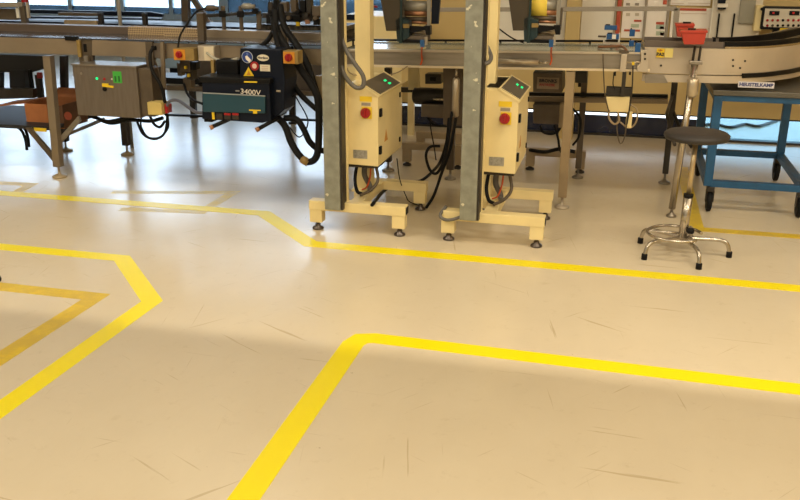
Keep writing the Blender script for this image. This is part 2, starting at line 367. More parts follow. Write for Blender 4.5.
# cables under and around the cabinets
def cable(name, label, pts, r, m=RUB, cat='cable', group=None, smooth=True):
    P = [at(*p) if not isinstance(p, Vector) else p for p in pts]
    return tag(MB().tube(P, r, 8, smooth).obj(name, m, None, P[0]), label, cat, group)
def V(*a): return Vector(a)
for k, (dx, who) in enumerate(((0, 'left'), (DX, 'right'))):
    cable('cable', 'black cable drooping under the %s beige cabinet to its stand' % who, [V(-1.40+dx, 4.68, .36), V(-1.41+dx, 4.66, .26), V(-1.39+dx, 4.63, .2), V(-1.36+dx, 4.62, .187)], .010)
    cable('corrugated_conduit', 'grey conduit hanging below the %s beige cabinet beside its column' % who, [V(-1.36+dx, 4.70, .36), V(-1.365+dx, 4.70, .28), V(-1.34+dx, 4.71, .22), V(-1.33+dx, 4.69, .19)], .016, GREYH, 'conduit')
    cable('cable', 'thin orange cable hanging under the %s beige cabinet' % who, [V(-1.32+dx, 4.68, .36), V(-1.33+dx, 4.69, .27), V(-1.35+dx, 4.69, .21), V(-1.38+dx, 4.7, .19)], .005, ORANGE)
    cable('cable', 'brown cable bundle curled below the %s beige cabinet floor plate' % who, [V(-1.29+dx, 4.66, .36), V(-1.27+dx, 4.64, .27), V(-1.30+dx, 4.6, .22), V(-1.36+dx, 4.59, .186)], .009, BRN)
Y1_ = 5.0
cable('grey_hose', 'grey corrugated hose looping from the left column onto its cabinet', [(340, 34, 4.50), (346, 50, 4.47), (355, 64, 4.47), (363, 76, 4.48), (363, 86, 4.48), (356, 87.5, 4.48), (347, 79, 4.47), (340, 65, 4.46), (334, 54, 4.51)], .012, GREYH, 'hose')
cable('grey_hose', 'short grey corrugated hose hooked around the right column above its cabinet', [(482, 36, 4.72), (487, 46, 4.62), (491, 56, 4.56), (489, 62, 4.48), (482, 64, 4.46), (476, 63, 4.47)], .011, GREYH, 'hose')
cable('cable', 'thin black cable swinging from the right beige column to the label head', [(484, 17, 4.75), (498, 28, 4.85), (512, 38, 4.95), (524, 43, 5.05)], .004)
cable('cable', 'black cable running across the floor between the two stands', [fl(372, 205, .19), fl(385, 190, .10), fl(402, 182, .04), fl(420, 181, .04), fl(434, 170, .12), (441, 160, 5.2), (447, 140, 5.25), (449, 118, 5.3)], .010)
cable('cable', 'black cable drooping in a round loop between the two stands', [(452, 112, 5.3), (448, 140, 5.2), (444, 160, 5.1), (437, 173, 5.1), (430, 170, 5.1), (426, 156, 5.15), (430, 147, 5.2), (440, 146, 5.2)], .009)
cable('cable', 'thin black cable falling from the conveyor to the left rear foot', [(456, 118, 5.25), (450, 150, 5.2), (442, 172, 5.15), (434, 195, 5.1), (426, 208, 5.05)], .009)
cable('cable', 'grey cable coiled on the left end of the right stand beam', [V(-.85, 4.5, .185), V(-.87, 4.44, .15), V(-.83, 4.43, .13), V(-.76, 4.44, .15), V(-.72, 4.45, .19)], .009, GREYH)
cable('cable', 'thin tan wire sagging between the left column and the conveyor underside', [(346, 66, 4.6), (352, 74, 4.7), (375, 77, 5.0), (396, 73, 5.2), (408, 66, 5.27)], .0035, BEIGE2)

# ================================================================== MIDDLE CONVEYOR
mc = thing('conveyor', 'straight stainless conveyor running behind the two beige stands', 'conveyor', (-.8, 5.6, 0))
YF = 5.28
MB().pq([(343, 50), (644, 53.5), (644, 69), (343, 64.5)], YF, .03, .002).obj('side_beam', STEEL, mc)
MB().pq([(343, 49), (644, 52.3), (644, 54.5), (343, 51.5)], YF-.012, .02, .002).obj('top_lip', PALE, mc)
MB().pq([(343, 64.4), (650, 69.6), (650, 72), (343, 66.6)], YF-.015, .06, .002).obj('lower_flange', mat('cream_flange', (.72, .60, .42), .4), mc)
a, b = at(343, 49.5, YF), at(646, 52.8, YF)
BELT = mat('green_belt', (.30, .33, .27), .16, noise=.2, nscale=6)
MB().prism([(a.x, YF+.03, a.z-.004), (b.x, YF+.03, b.z-.004), (b.x, 5.78, b.z-.004), (a.x, 5.78, a.z-.004)], (0, 0, .008)).obj('belt', BELT, mc)
MB().prism([(a.x, 5.79, a.z-.12), (b.x, 5.79, b.z-.12), (b.x, 5.79, b.z), (a.x, 5.79, a.z)], (0, .03, 0)).obj('rear_beam', STEEL, mc)
MB().pq([(343, 39), (642, 40.5), (642, 42.5), (343, 41)], 5.74, .02).obj('guide_rail', BLK, mc)
for px in (352, 445, 500, 590, 636):
    p = at(px, 41, 5.745); MB().cyl((p.x, 5.77, p.z), (p.x, 5.77, a.z-.05), .007, 10).obj('rail_post', DKST, mc)
def leg(parent, ptop, pbot, Y, w, d, m, fr=.04, ff=None, zt=.07):
    A = at(*ptop, Y); B = fl(*pbot); x = (A.x+B.x)/2
    MB().box(x-w/2, x+w/2, Y, Y+d, zt, A.z, .003).obj('leg', m, parent); foot(parent, x, Y+d/2, zt+.01, fr, ff or STEEL)
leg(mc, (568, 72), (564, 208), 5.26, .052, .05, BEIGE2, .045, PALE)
leg(mc, (585, 72), (578, 176), 6.05, .04, .04, BRN, .04)
leg(mc, (448, 68), (446, 190), 5.78, .05, .05, BRN, .04)
leg(mc, (385, 68), (397, 165), 5.9, .045, .05, DKST, .045)
MB().pq([(529, 92.5), (668, 95), (668, 98), (529, 96)], 6.02, .04).obj('upper_tie_rail', BLK, mc)
MB().pq([(529, 97), (668, 98.5), (668, 104), (529, 102)], 6.03, .04, .004).obj('lower_tie_rail', BEAM, mc)
MB().pq([(382, 87), (446, 89), (446, 93), (382, 92)], 6.02, .04).obj('tie_rail', DKST, mc)

# drive boxes beneath it
def under_box(name, label, cat, pix, Y, d, m, parts=()):
    c = at(*pix[0], Y); t = thing(name, label, cat, (c.x, Y, c.z)); MB().pq(pix, Y, d, .004).obj('housing', m, t); return t
t = under_box('drive_box', 'brown drive housing with a black and red sticker under the middle conveyor', 'machine housing', [(533, 72.5), (562, 73), (562, 93), (533, 92)], 5.6, .3, BRN)
MB().pb(537, 77.5, 559, 89, 5.598, .002).obj('sticker', mat('grubby_sticker', (.30, .22, .15), .6), t)
c = at(548, 81, 5.596); text(t, 'BRONKS', (c.x, 5.596, c.z), .028, INK, .001)
c = at(547, 85, 5.596); text(t, 'ANTRIEBE', (c.x, 5.596, c.z), .022, REDB, .0005)
t = under_box('gearbox', 'brown gearbox hanging below the tie rail by the beige leg', 'machine housing', [(533, 104.5), (566, 105), (566, 125), (533, 123.5)], 5.95, .25, BRN)
MB().pb(559, 104, 572, 128, 5.94, .08, .004).obj('bracket', BEIGE2, t)
t = under_box('drive_motor', 'dark brown motor with grey shaft under the conveyor between the two stands', 'motor', [(421, 104), (446, 105), (446, 118.5), (421, 117)], 5.7, .2, BRN)
a1, a2 = at(412, 96, 5.75), at(445, 97, 5.75)
MB().lathe((a1.x, 5.78, a1.z), [(.035, 0), (.052, .01), (.052, a2.x-a1.x-.01), (.04, a2.x-a1.x)], 24, 'X').obj('motor_body', DKST, t)
q = at(433, 99, 5.7); MB().cyl((q.x, 5.7, q.z), (q.x+.07, 5.7, q.z), .009).obj('shaft', CHROME, t)
t = under_box('junction_box', 'small black box under the conveyor above the brown motor', 'junction box', [(425, 74), (441, 74), (441, 84), (425, 84)], 5.8, .1, DKST)
MB().pb(430, 77, 436, 81, 5.79, .012, .001).obj('socket', BLK, t)
t = under_box('junction_box', 'dark box under the conveyor just right of the beige leg', 'junction box', [(575, 72), (587, 72), (587, 83), (575, 83)], 5.6, .1, DKST)
MB().pb(578, 83, 581, 87, 5.63, .02).obj('cable_gland', BLK, t)
t = under_box('cover_plate', 'tall brown plate behind the steel cylinder under the conveyor', 'machine plate', [(443, 68), (463, 69), (463, 126), (443, 125)], 5.45, .012, BRN)
# steel cylinder
p = at(455.5, 95, 5.3); zt, zb = at(457, 78, 5.3).z, at(457, 117, 5.3).z
t = thing('air_cylinder', 'upright stainless cylinder hung from the conveyor left of the right column', 'air cylinder', (p.x, 5.3, zb))
MB().lathe((p.x, 5.31, zb), [(.015, 0), (.022, .006), (.022, zt-zb-.01), (.014, zt-zb)], 24).obj('barrel', ROLLM, t)
MB().cyl((p.x, 5.31, zt), (p.x, 5.31, at(457, 68, 5.3).z), .007).obj('rod', CHROME, t)
MB().cyl((p.x, 5.31, zb-.05), (p.x, 5.31, zb), .005).obj('lower_rod', STEEL, t)
t = under_box('vertical_plate', 'cream upright plate under the conveyor right of the left cabinet', 'machine plate', [(408, 67), (419, 67), (419, 90), (408, 90)], 5.9, .02, BEIGE)
# black cables under middle conveyor
for i, pts in enumerate(([(540, 125, 5.95), (543, 132, 5.95), (552, 134, 5.95), (559, 130, 5.95), (561, 125, 5.95)], [(572, 108, 5.8), (580, 118, 5.8), (579, 136, 5.85), (573, 145, 5.9)],
                          [(554, 125, 5.95), (558, 138, 5.9), (560, 150, 5.9), (566, 157, 6.)], [(428, 118, 5.75), (433, 124, 5.7), (442, 126, 5.7), (448, 122, 5.6)], [(470, 118, 5.2), (465, 130, 5.25), (462, 150, 5.2)],
                          [(530, 150, 6.2), (545, 152, 6.1), (560, 149, 6.0), (575, 152, 6.0)])):
    cable('cable', ['black cable looping under the brown gearbox', 'black cable curving down right of the beige conveyor leg', 'black cable dropping from the gearbox to the rear beam', 'black cable sagging under the dark motor', 'tan cable behind the right galvanised column', 'thick black cable lying along the rear stand beam'][i], pts, .008 if i != 5 else .013, BEIGE2 if i == 4 else RUB)
cable('cable', 'thin wire dropping from the motor to the floor between the stands', [(430, 118, 5.7), (431, 130, 5.6), (434, 146, 5.5), (436, 160, 5.4)], .004)
cable('cable', 'thin cord from the left cabinet bottom to the floor', [V(-1.2, 4.8, .36), fl(400, 180, .2), fl(406, 196, .05), fl(410, 202, .006), fl(424, 207, .006)], .003)

# rear stands: beige like the front pair, their shade painted as brown
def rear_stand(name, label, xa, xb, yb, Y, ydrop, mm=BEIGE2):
    A, B = at(xa, yb, Y), at(xb, yb+.5, Y); z = (A.z+B.z)/2
    t = thing(name, label, 'machine stand', ((A.x+B.x)/2, Y, 0), 'low stands behind the conveyor')
    MB().box(A.x, B.x, Y, Y+.06, z-.05, z, .003).obj('crossbeam', mm, t)
    for x in (A.x+.002, B.x-.062): MB().box(x, x+.06, Y+.002, Y+.058, .03, z-.048, .003).obj('leg', mm, t); foot(t, x+.03, Y+.03, .04, .032)
    return t
rear_stand('rear_stand', 'low shade-darkened beige stand on the floor behind the gap between the two beige stands', 402, 462, 144, 6.1, 0)
rear_stand('rear_stand', 'low shade-darkened beige stand on the floor behind the right beige cabinet', 526, 586, 150, 6.2, 0)
rear_stand('rear_stand', 'small shade-darkened beige stand deepest behind the gap, near the low strip window', 416, 462, 132.5, 6.75, 0)

# ================================================================== LABEL HEADS ON THE STANDS
def make_head():
    t = thing('label_applicator', 'label head with dark hopper and a navy panel left of the right column', 'label applicator', at(398, 42, 5.05), 'label applicators')
    MB().pq([(378, -14), (400, -14), (400, 31), (386, 31), (382, 8)], 5.0, .16, .003).obj('hopper', DKBR, t)
    MB().pq([(400, -14), (402, -14), (402, 43), (399, 43), (400, 30)], 4.99, .012).obj('side_plate', TEALD, t)
    MB().pq([(395, 20), (399, 17), (409, 21), (409, 37), (403, 42), (397, 42)], 5.0, .08, .004).obj('drive_block', mat('deep_teal', (.008, .03, .04), .4), t)
    MB().pq([(403, 22), (407, 26), (426, 27), (426, 30), (406, 34), (400, 34)], 5.02, .04).obj('peel_arm', BLK, t)
    MB().pq([(424, 26), (430, 26), (430, 35), (426, 35)], 5.0, .05).obj('arm_end', BLK, t)
    for i, (y, m2, r) in enumerate(((-6, ROLLM, .026), (6, GREYR, .03), (13, COPPER, .017), (19, BRN, .014), (22, COPPER, .010), (32, ROLLM, .012))):
        p = at(405, y, 5.08); q = at(428, y, 5.08)
        MB().cyl((p.x, 5.08, p.z), (q.x, 5.08, p.z), r).obj('roller', m2, t)
    MB().pq([(427, -8), (431, -8), (430, 26), (427, 26)], 5.04, .01).obj('roller_bracket', GREYR, t)
    MB().pq([(403, 24), (409, 24), (409, 28), (403, 28)], 4.985, .012).obj('yellow_tab', YTAN, t)
    MB().pb(405, 36, 424, 39.5, 5.02, .1).obj('beak_plate', BRSTEEL, t)
    MB().pb(401, 40, 421, 43, 5.0, .12).obj('press_foot', BLK, t)
    MB().pb(420, 40, 424, 47, 4.99, .025, .002).obj('sensor', BLUE, t)
    MB().pb(424, 37, 427, 45, 5.03, .02, .001).obj('sensor_bracket', PALE, t)
    return t
DKBR = mat('hopper_grey', (.085, .068, .05), .4, .3, noise=.2, nscale=5)
GREYR = mat('roller_grey', (.30, .28, .24), .4, .3)
hd = make_head()
dup(hd, at(526, 42, 5.05)-at(400, 42, 5.05), 'label head with dark hopper and a yellow label roll, right of the right column')
p = at(538, 1, 5.1); e = at(548, 1, 5.1)
t = thing('label_roll', 'yellow label roll on the right label head', 'label roll', (p.x, 5.12, p.z))
MB().lathe((at(529, 0, 5.1).x, 5.13, p.z), [(.095, 0), (.095, e.x-at(529, 0, 5.1).x)], 40, 'X').obj('roll', YELR, t)
MB().lathe((at(528, 0, 5.1).x, 5.13, p.z), [(.02, -.01), (.02, e.x-at(528, 0, 5.1).x+.02)], 20, 'X').obj('core', GREYR, t)
tag(MB().pq([(432, -14), (441, -14), (438, 24), (431, 24)], 5.05, .03, .002).obj('navy_panel', NAVY, None, at(435, 24, 5.05)), 'narrow navy panel hanging just left of the right galvanised column', 'machine panel')
for nm, px0, px1, py, lb in (('cable', 422, 422, 47, 'orange cable hanging from the blue sensor of the left label head'), ('cable', 551.5, 551.5, 47, 'orange cable hanging from the blue sensor of the right label head')):
    cable(nm, lb, [(px0, py, 5.05), (px0-.5, 54, 5.22), (px0, 60, 5.26), (px0-1.5, 65, 5.26)], .005, ORANGE)
cable('cable', 'thin red cable beside the left beige column', [(366, -3, 4.9), (370, 5, 4.9), (377, 7, 5.0)], .007, REDB)
cable('cable', 'short red wire at the foot of the left beige column', [(370, 60, 4.84), (368.5, 66, 4.84), (367.5, 74, 4.84)], .005, REDB)
# stainless cross tube on beam
cyl = at(498, 61, 5.24); c2 = at(549, 62.5, 5.24)
t = thing('push_rod', 'pale steel push rod along the conveyor beam right of the right column', 'push rod', cyl)
MB().cyl((cyl.x, 5.235, cyl.z), (c2.x-.06, 5.235, (cyl.z+c2.z)/2), .014).obj('barrel', ROLLM, t)
MB().cyl((c2.x-.06, 5.235, (cyl.z+c2.z)/2), (c2.x, 5.235, c2.z), .006).obj('rod', CHROME, t)

# ================================================================== RAIL GANTRY BEHIND MIDDLE CONVEYOR
t = thing('guard_rail', 'square grey rail running behind the conveyor and turning down by the red boxes', 'guard rail', at(673, 41, 5.8))
Yg = 5.85
MB().pq([(403, 8), (676, 6.5), (680, 11), (403, 12)], Yg, .03, .002).obj('top_rail', WGREY, t)
MB().pq([(674, 8), (680, 8), (677, 42), (672, 42)], Yg+.0, .03, .002).obj('end_post', WGREY, t)
MB().pq([(558, 8), (563, 8), (561, 30), (557, 30)], Yg-.01, .02, .002).obj('hanger', BRN, t)
MB().pq([(425, 8), (429, 8), (430, 39), (426, 39)], Yg-.01, .02, .002).obj('hanger', BRN, t)

# ================================================================== BLUE SENSORS AND CLAMP AT THE CONVEYOR END
def blue_sensor(label, pix, Y):
    x0, y0, x1, y1 = pix; p = at((x0+x1)/2, y1, Y); t = thing('blue_sensor', label, 'sensor', p, 'blue sensors at the conveyor end')
    MB().pb(x0, y0, x1, y1, Y, .03, .003).obj('sensor_body', BLUE, t)
    MB().pb(x0+1, y0-1.2, x0+(x1-x0)*.45, y0+.2, Y+.005, .02).obj('plug', BLK, t)
    return t
blue_sensor('small blue sensor, upper one of the pair on the white bracket', (604.5, 25.5, 617, 30), 5.5)
t = blue_sensor('blue sensor with a white face, lower one of the pair on the white bracket', (606.5, 34, 619, 39.5), 5.48)
MB().pb(612, 34.5, 616, 39, 5.477, .003).obj('white_face', WHITE, t)
blue_sensor('dark blue sensor beside the poster divider, behind the conveyor end', (629.5, 29.5, 635, 36.5), 5.6)
blue_sensor('blue sensor lowest and rightmost at the conveyor end', (635, 43, 640.5, 55), 5.27)
blue_sensor('dull blue block under the guide rail at the conveyor end', (629, 40.5, 634, 46.5), 5.45)
t = thing('sensor_bracket', 'white U-shaped bracket holding the pair of blue sensors', 'bracket', at(611, 50, 5.5))
MB().pb(603.5, 29, 605, 43, 5.51, .01).obj('upright', WHITEP, t); MB().pb(618.5, 33, 620, 43, 5.51, .01).obj('upright', WHITEP, t)
MB().pb(603.5, 42, 620, 44.5, 5.5, .03).obj('crossbar', PALE, t); MB().pb(606, 40, 618, 42, 5.5, .03).obj('pad', BLK, t); MB().pb(610, 44, 612.5, 51, 5.51, .012).obj('stem', DKST, t)
MB().tube([at(598, 36.3, 5.5), at(606, 36.5, 5.5)], .006, 8, False).obj('pin', BRN, t)
t = thing('clamp_arm', 'bent copper arm with a steel clamp over the conveyor edge', 'clamp', at(623, 72, 5.25))
MB().tube([at(598, 47, 5.45), at(612, 46.5, 5.42), at(622, 46.5, 5.38), at(626, 50, 5.3), at(627, 52, 5.27)], .008, 8).obj('arm', COPPER, t)
MB().pb(619, 51, 629, 53, 5.24, .05).obj('jaw', BRN, t)
MB().pb(620.5, 54, 626.5, 72, 5.235, .03, .003).obj('clamp_body', PALE, t)
MB().pb(621.5, 72, 625.5, 96, 5.25, .025, .002).obj('clamp_post', DKST, t)
MB().tube([at(626, 62.5, 5.24), at(641, 62, 5.24)], .004, 8, False).obj('rod', ROLLM, t)
MB().pb(632, 62, 634.5, 65, 5.23, .015).obj('fitting', YEL, t)
MB().pb(614, 72, 616, 76, 5.25, .02).obj('knob', BLK, t); MB().pb(629, 72, 631, 75, 5.25, .02).obj('knob', BLK, t)
t = thing('end_plate', 'pale bolted end plate at the right end of the middle conveyor', 'end plate', at(644, 72, 5.26))
MB().pq([(641, 50), (648, 50.5), (648, 72), (637, 71.5), (637, 66), (641, 62)], 5.245, .02, .002).obj('plate', PALE, t)
for yy in (53, 58): MB().pb(644, yy, 646, yy+2, 5.238, .008).obj('bolt', DKST, t)
# beige hanging box with looped wires
t = thing('hanging_box', 'small cream box hanging below the conveyor by the blue strip window', 'junction box', at(618, 112, 5.3))
MB().pq([(606, 97), (630, 97), (628, 112), (609, 112)], 5.28, .07, .003).obj('housing', BEIGE, t)
MB().pb(606, 88, 632, 96, 5.29, .07, .003).obj('upper_bracket', DKST, t)
MB().pb(626, 112, 632, 128, 5.3, .03, .003).obj('plug', BEIGE, t)
for i, (pts, r, m2) in enumerate((([(603, 54, 5.22), (603.5, 72, 5.22), (605, 95, 5.24), (609, 112, 5.25)], .0035, BRN), ([(633, 66, 5.22), (632, 90, 5.23), (629, 112, 5.25), (627, 124, 5.26)], .004, DKST),
                                  ([(609, 110, 5.28), (609, 118, 5.28), (614, 124, 5.28), (619, 121, 5.28), (618, 112, 5.28)], .006, BEIGE2), ([(618, 113, 5.29), (617, 130, 5.29), (620, 143, 5.29), (624, 139, 5.29), (627, 122, 5.29), (628, 112, 5.29)], .004, BRN),
                                  ([(630, 104, 5.31), (637, 110, 5.31), (636, 122, 5.31), (629, 128, 5.31), (620, 122, 5.31)], .005, BEIGE2), ([(614, 72, 5.27), (613, 84, 5.27), (615, 90, 5.28)], .003, BLK))):
    cable('cable', ['thin brown wire hanging left of the cream hanging box', 'dark wire hanging right of the cream hanging box', 'dull tan wire looped below the left of the cream box', 'thin brown wire making the lowest loop under the cream box', 'tan wire looped round the right of the cream box', 'short black wire between conveyor flange and cream box bracket'][i], pts, r, m2)

# ================================================================== RIGHT CURVED CONVEYOR
rc = thing('curved_conveyor', 'pale steel conveyor with black curved guides bending away at the right', 'conveyor', (.6, 5.4, 0))
ZT = .976
path = [fl(x, y, ZT) for x, y in ((645, 47.2), (672, 47.9), (700, 48.5), (725, 49), (745, 49), (765, 48.2), (783, 46.6), (800, 44.4), (825, 39), (860, 29))]
def ribbon(path, z0, z1, d, m, name, parent, off=0.):
    P0 = [Vector((p.x, p.y, 0)) for p in path]; b = bmesh.new(); rows = []; P = []
    Q = [P0[0]*2-P0[1]]+P0+[P0[-1]*2-P0[-2]]
    for i in range(1, len(Q)-2):
        for k in range(5):
            t = k/5; a_, b_, c_, d_ = Q[i-1:i+3]; P.append(.5*((2*b_)+(c_-a_)*t+(2*a_-5*b_+4*c_-d_)*t*t+(3*b_-a_-3*c_+d_)*t**3))
    P.append(P0[-1])
    for i, p in enumerate(P):
        t_ = (P[min(i+1, len(P)-1)]-P[max(i-1, 0)]).normalized(); nn = Vector((-t_.y, t_.x, 0))
        A = p+nn*off; B = p+nn*(off+d); rows.append([b.verts.new((A.x, A.y, z0)), b.verts.new((B.x, B.y, z0)), b.verts.new((B.x, B.y, z1)), b.verts.new((A.x, A.y, z1))])
    for i in range(len(rows)-1):
        for k in range(4):
            f_ = b.faces.new((rows[i][k], rows[i+1][k], rows[i+1][(k+1) % 4], rows[i][(k+1) % 4]))
            f_.smooth = False
    b.faces.new(rows[0]); b.faces.new(rows[-1][::-1]); bmesh.ops.recalc_face_normals(b, faces=b.faces[:]); mb = MB(); mb._add(b); return mb.obj(name, m, parent)
GUID = mat('guide_brown', (.15, .12, .10), .4, .2)
ribbon(path, .832, ZT, .02, PALE, 'side_panel', rc)
ribbon(path, .785, .826, .03, PALE, 'lower_lip', rc, -.004)
ribbon(path[4:], .815, .84, .02, BLK, 'dark_slit_strip', rc, -.012)  # black strip put in for the dark slit above the lower lip
ribbon(path, .80, ZT-.01, .02, STEEL, 'rear_panel', rc, .42)
ribbon(path, ZT-.03, ZT-.015, .40, mat('grey_chain_belt', (.16, .14, .12), .4, .3, noise=.3, nscale=30), 'belt', rc, .02)
ribbon(path[:4], ZT, ZT+.034, .015, GUID, 'straight_guide', rc, .03)
ribbon(path[3:], ZT+.008, ZT+.036, .02, BLK, 'outer_guide', rc, .03)
ribbon(path[3:], ZT+.0, ZT+.045, .02, BLK, 'inner_guide', rc, .2)
ribbon(path[3:], ZT+.0, ZT+.012, .02, CHROME, 'bright_edge', rc, .0)
ribbon(path[:4], ZT+.01, ZT+.04, .015, GUID, 'straight_guide', rc, .2)
for x, y in ((661, 65.5), (733, 60), (733, 66), (745, 61), (740, 68), (786, 60), (786, 72)):
    p = fl(x, y, .9); q = at(x, y, 5.295); 
    MB().lathe((q.x, 5.297 if x < 760 else 5.297, q.z), [(.006, 0), (.006, -.006)], 12, 'Y').obj('bolt', DKST, rc) if x < 760 else None
lb = MB().pb(656.5, 48.5, 664.5, 57.5, 5.292, .002).obj('yellow_label', YEL, rc)
c = at(660.3, 54.5, 5.29); text(rc, 'PA2', (c.x, 5.29, c.z), .025, INK, .0012)
c = at(660.5, 50.3, 5.29); text(rc, 'LIJN', (c.x, 5.29, c.z), .012, REDB, .0005)
MB().pb(665, 48.5, 673, 57.5, 5.294, .0015).obj('pale_yellow_label', mat('pale_yellow', (.78, .66, .22), .5), rc)
a, b = at(737.5, 83.6, 5.27), at(772.5, 84.0, 5.29)
npz = .803
pa, pb_ = fl(738, 84, npz), fl(772.5, 84, npz)
i0 = Vector((path[3].x, path[3].y, 0)); 
MB().box(pa.x, pb_.x, pa.y-.012, pa.y-.008, npz-.016, npz+.016).obj('name_plate', mat('name_plate', (.60, .58, .62), .4), rc)
text(rc, 'HEUSTELKAMP', ((pa.x+pb_.x)/2, pa.y-.0125, npz), .026, mat('plate_blue', (.03, .04, .16), .5), .001, sx=1.02)
MB().pq([(645, 75), (664, 75.5), (668, 83), (645, 83)], 5.28, .02).obj('corner_bracket', STEEL, rc)
# tube leg in front with clamp
p = fl(671, 213); X_ = .405; yl = 5.25
LX = at(672, 208, 5.26).x; LT = at(692, 90, 5.26).x
MB().tube([(LX, 5.26, .05), (LT, 5.262, .9)], .020, 16, False).obj('leg', CHROME, rc)
foot(rc, LX, 5.26, .07, .03, STEEL)
MB().lathe((LT, 5.24, at(695, 93, 5.26).z), [(.021, -.02), (.030, -.005), (.032, .04), (.032, .075), (.022, .09)], 20).obj('leg_socket', ROLLM, rc)
for dx in (-.016, .016): MB().cyl((.408+dx, 5.262, .90), (.412+dx, 5.262, at(694, 46, 5.26).z), .007).obj('clamp_rod', DKST, rc)
MB().box(.375, .445, 5.24, 5.285, .895, .915, .003).obj('clamp_bridge', STEEL, rc)
leg(rc, (675, 83), (664, 183), 6.05, .038, .038, DKST, .04, STEEL)
MB().tube([(.36, 6.07, .50), (.41, 6.02, .40), (.50, 5.95, .28)], .012, 8, False).obj('brace', DKST, rc)
MB().tube([(.345, 5.27, .43), (.30, 5.6, .55), (.35, 6.07, .6)], .01, 8, False).obj('brace', DKST, rc)
# red boxes
for lbl, pix, Y in (('front red bin with black tab on the guide rail, nearer of the two', [(681, 31.5), (707, 31.5), (704, 44.5), (684, 44.5)], 5.17), ('rear red bin with black tab, partly hidden behind the nearer one', [(676, 25), (694, 25.5), (694, 38), (677, 37)], 5.40)):
    t = thing('red_bin', lbl, 'bin', at(pix[3][0]+8, pix[3][1], Y), 'red bins on the curved conveyor')
    MB().pq(pix, Y, .10, .004).obj('tub', RED, t)
    (x0, y0), (x1, _) = pix[0], pix[1]
    MB().pq([(x0-.5, y0-1), (x1+.8, y0-1), (x1+.8, y0+1.5), (x0-.5, y0+1.5)], Y-.006, .112, .002).obj('rim', RED, t)
    MB().pb(x0+7, y0-3, x0+15, y0-.5, Y+.03, .03, .002).obj('black_tab', BLK, t)

# ================================================================== BLUE CART
ct = thing('trolley', 'blue steel trolley on black castors at the right edge', 'trolley', (.83, 5.9, 0))
cx0, cx1, cy0, cy1 = .545, 1.135, 5.42, 6.38
for x in (cx0, cx1-.05):
    for y in (cy0, cy1-.05): MB().box(x, x+.05, y, y+.05, .16, .70, .003).obj('leg', CART, ct)
for z0, z1 in ((.155, .195), (.67, .705)):
    for y in (cy0+.002, cy1-.048): MB().box(cx0+.04, cx1-.04, y, y+.045, z0, z1, .003).obj('rail', CART, ct)
    for x in (cx0+.002, cx1-.047): MB().box(x, x+.045, cy0+.04, cy1-.04, z0, z1, .003).obj('side_rail', CART, ct)
MB().box(cx0-.01, cx1+.01, cy0-.01, cy1+.01, .705, .735, .004).obj('worktop', mat('grey_steel_top', (.16, .15, .13), .4, .5, noise=.3, nscale=4), ct)
for x in (cx0+.045, cx1-.035):
    for y in (cy0+.03, cy1-.03):
        c_ = MB().box(x-.022, x+.022, y-.03, y+.03, .125, .156, .003).box(x-.024, x-.018, y-.02, y+.02, .06, .13).box(x+.018, x+.024, y-.02, y+.02, .06, .13).obj('castor', DKST, ct)
        MB().lathe((x-.016, y, .062), [(.052, 0), (.061, .005), (.061, .027), (.052, .032)], 28, 'X').obj('wheel', RUB, c_)

# ================================================================== STOOL
sc = Vector((.398, 4.575, 0)); st = thing('stool', 'round dark stool with chrome five-footed base in front of the blue trolley', 'stool', sc)
SX = at(697, 134, 4.575).x
lean = lambda z: sc.x-.012+(SX-sc.x+.012)*z/.62
MB().lathe((SX, 4.575, .602), [(.13, 0), (.152, .006), (.160, .018), (.158, .03), (.145, .04), (.09, .045), (.01, .046)], 48).obj('seat', SEAT, st)
MB().lathe((SX, 4.575, .590), [(.06, 0), (.10, .012)], 24).obj('seat_plate', DKST, st)
MB().tube([(lean(.58), 4.575, .60), (lean(.30), 4.575, .30)], .0125, 16, False).obj('post', mat('brass_post', (.55, .44, .28), .3, .8), st)
MB().tube([(lean(.31), 4.575, .31), (lean(.08), 4.575, .075)], .023, 20, False).obj('outer_column', CHROME, st)
MB().tube([(lean(.318), 4.575, .322), (lean(.305), 4.575, .305)], .0245, 20, False).obj('collar', BLK, st)
for ang in (149, 218, 288, 0, 75):
    a_ = R(ang); d = Vector((math.cos(a_), math.sin(a_), 0)); c0 = Vector((.388, 4.575, 0))
    l = MB().tube([c0+V(0, 0, .085), c0+d*.10+V(0, 0, .088), c0+d*.185+V(0, 0, .088), c0+d*.222+V(0, 0, .07), c0+d*.236+V(0, 0, .03), c0+d*.238+V(0, 0, .012)], .0105, 12).obj('leg', CHROME, st)
    e_ = c0+d*.238; MB().lathe((e_.x, e_.y, 0), [(.015, 0), (.015, .028), (.0125, .032)], 16).obj('rubber_tip', RUB, l)
rc_c = fl(675, 233.5, .115)
MB().tube([rc_c+V(.138*math.cos(R(a_)), .138*math.sin(R(a_)), 0) for a_ in range(15, 316, 15)], .0085, 10).obj('foot_ring', CHROME, st)
MB().tube([rc_c+V(-.137, .01, 0), V(.385, 4.575, .11)], .007, 8, False).obj('ring_strut', CHROME, st)
MB().tube([rc_c+V(.138*math.cos(R(315)), .138*math.sin(R(315)), 0), V(.40, 4.56, .10)], .007, 8, False).obj('ring_strut', CHROME, st)
MB().lathe((.42, 4.56, .13), [(.006, -.02), (.016, -.008), (.016, .012), (.01, .02)], 14, 'X').obj('clamp_knob', BLK, st)

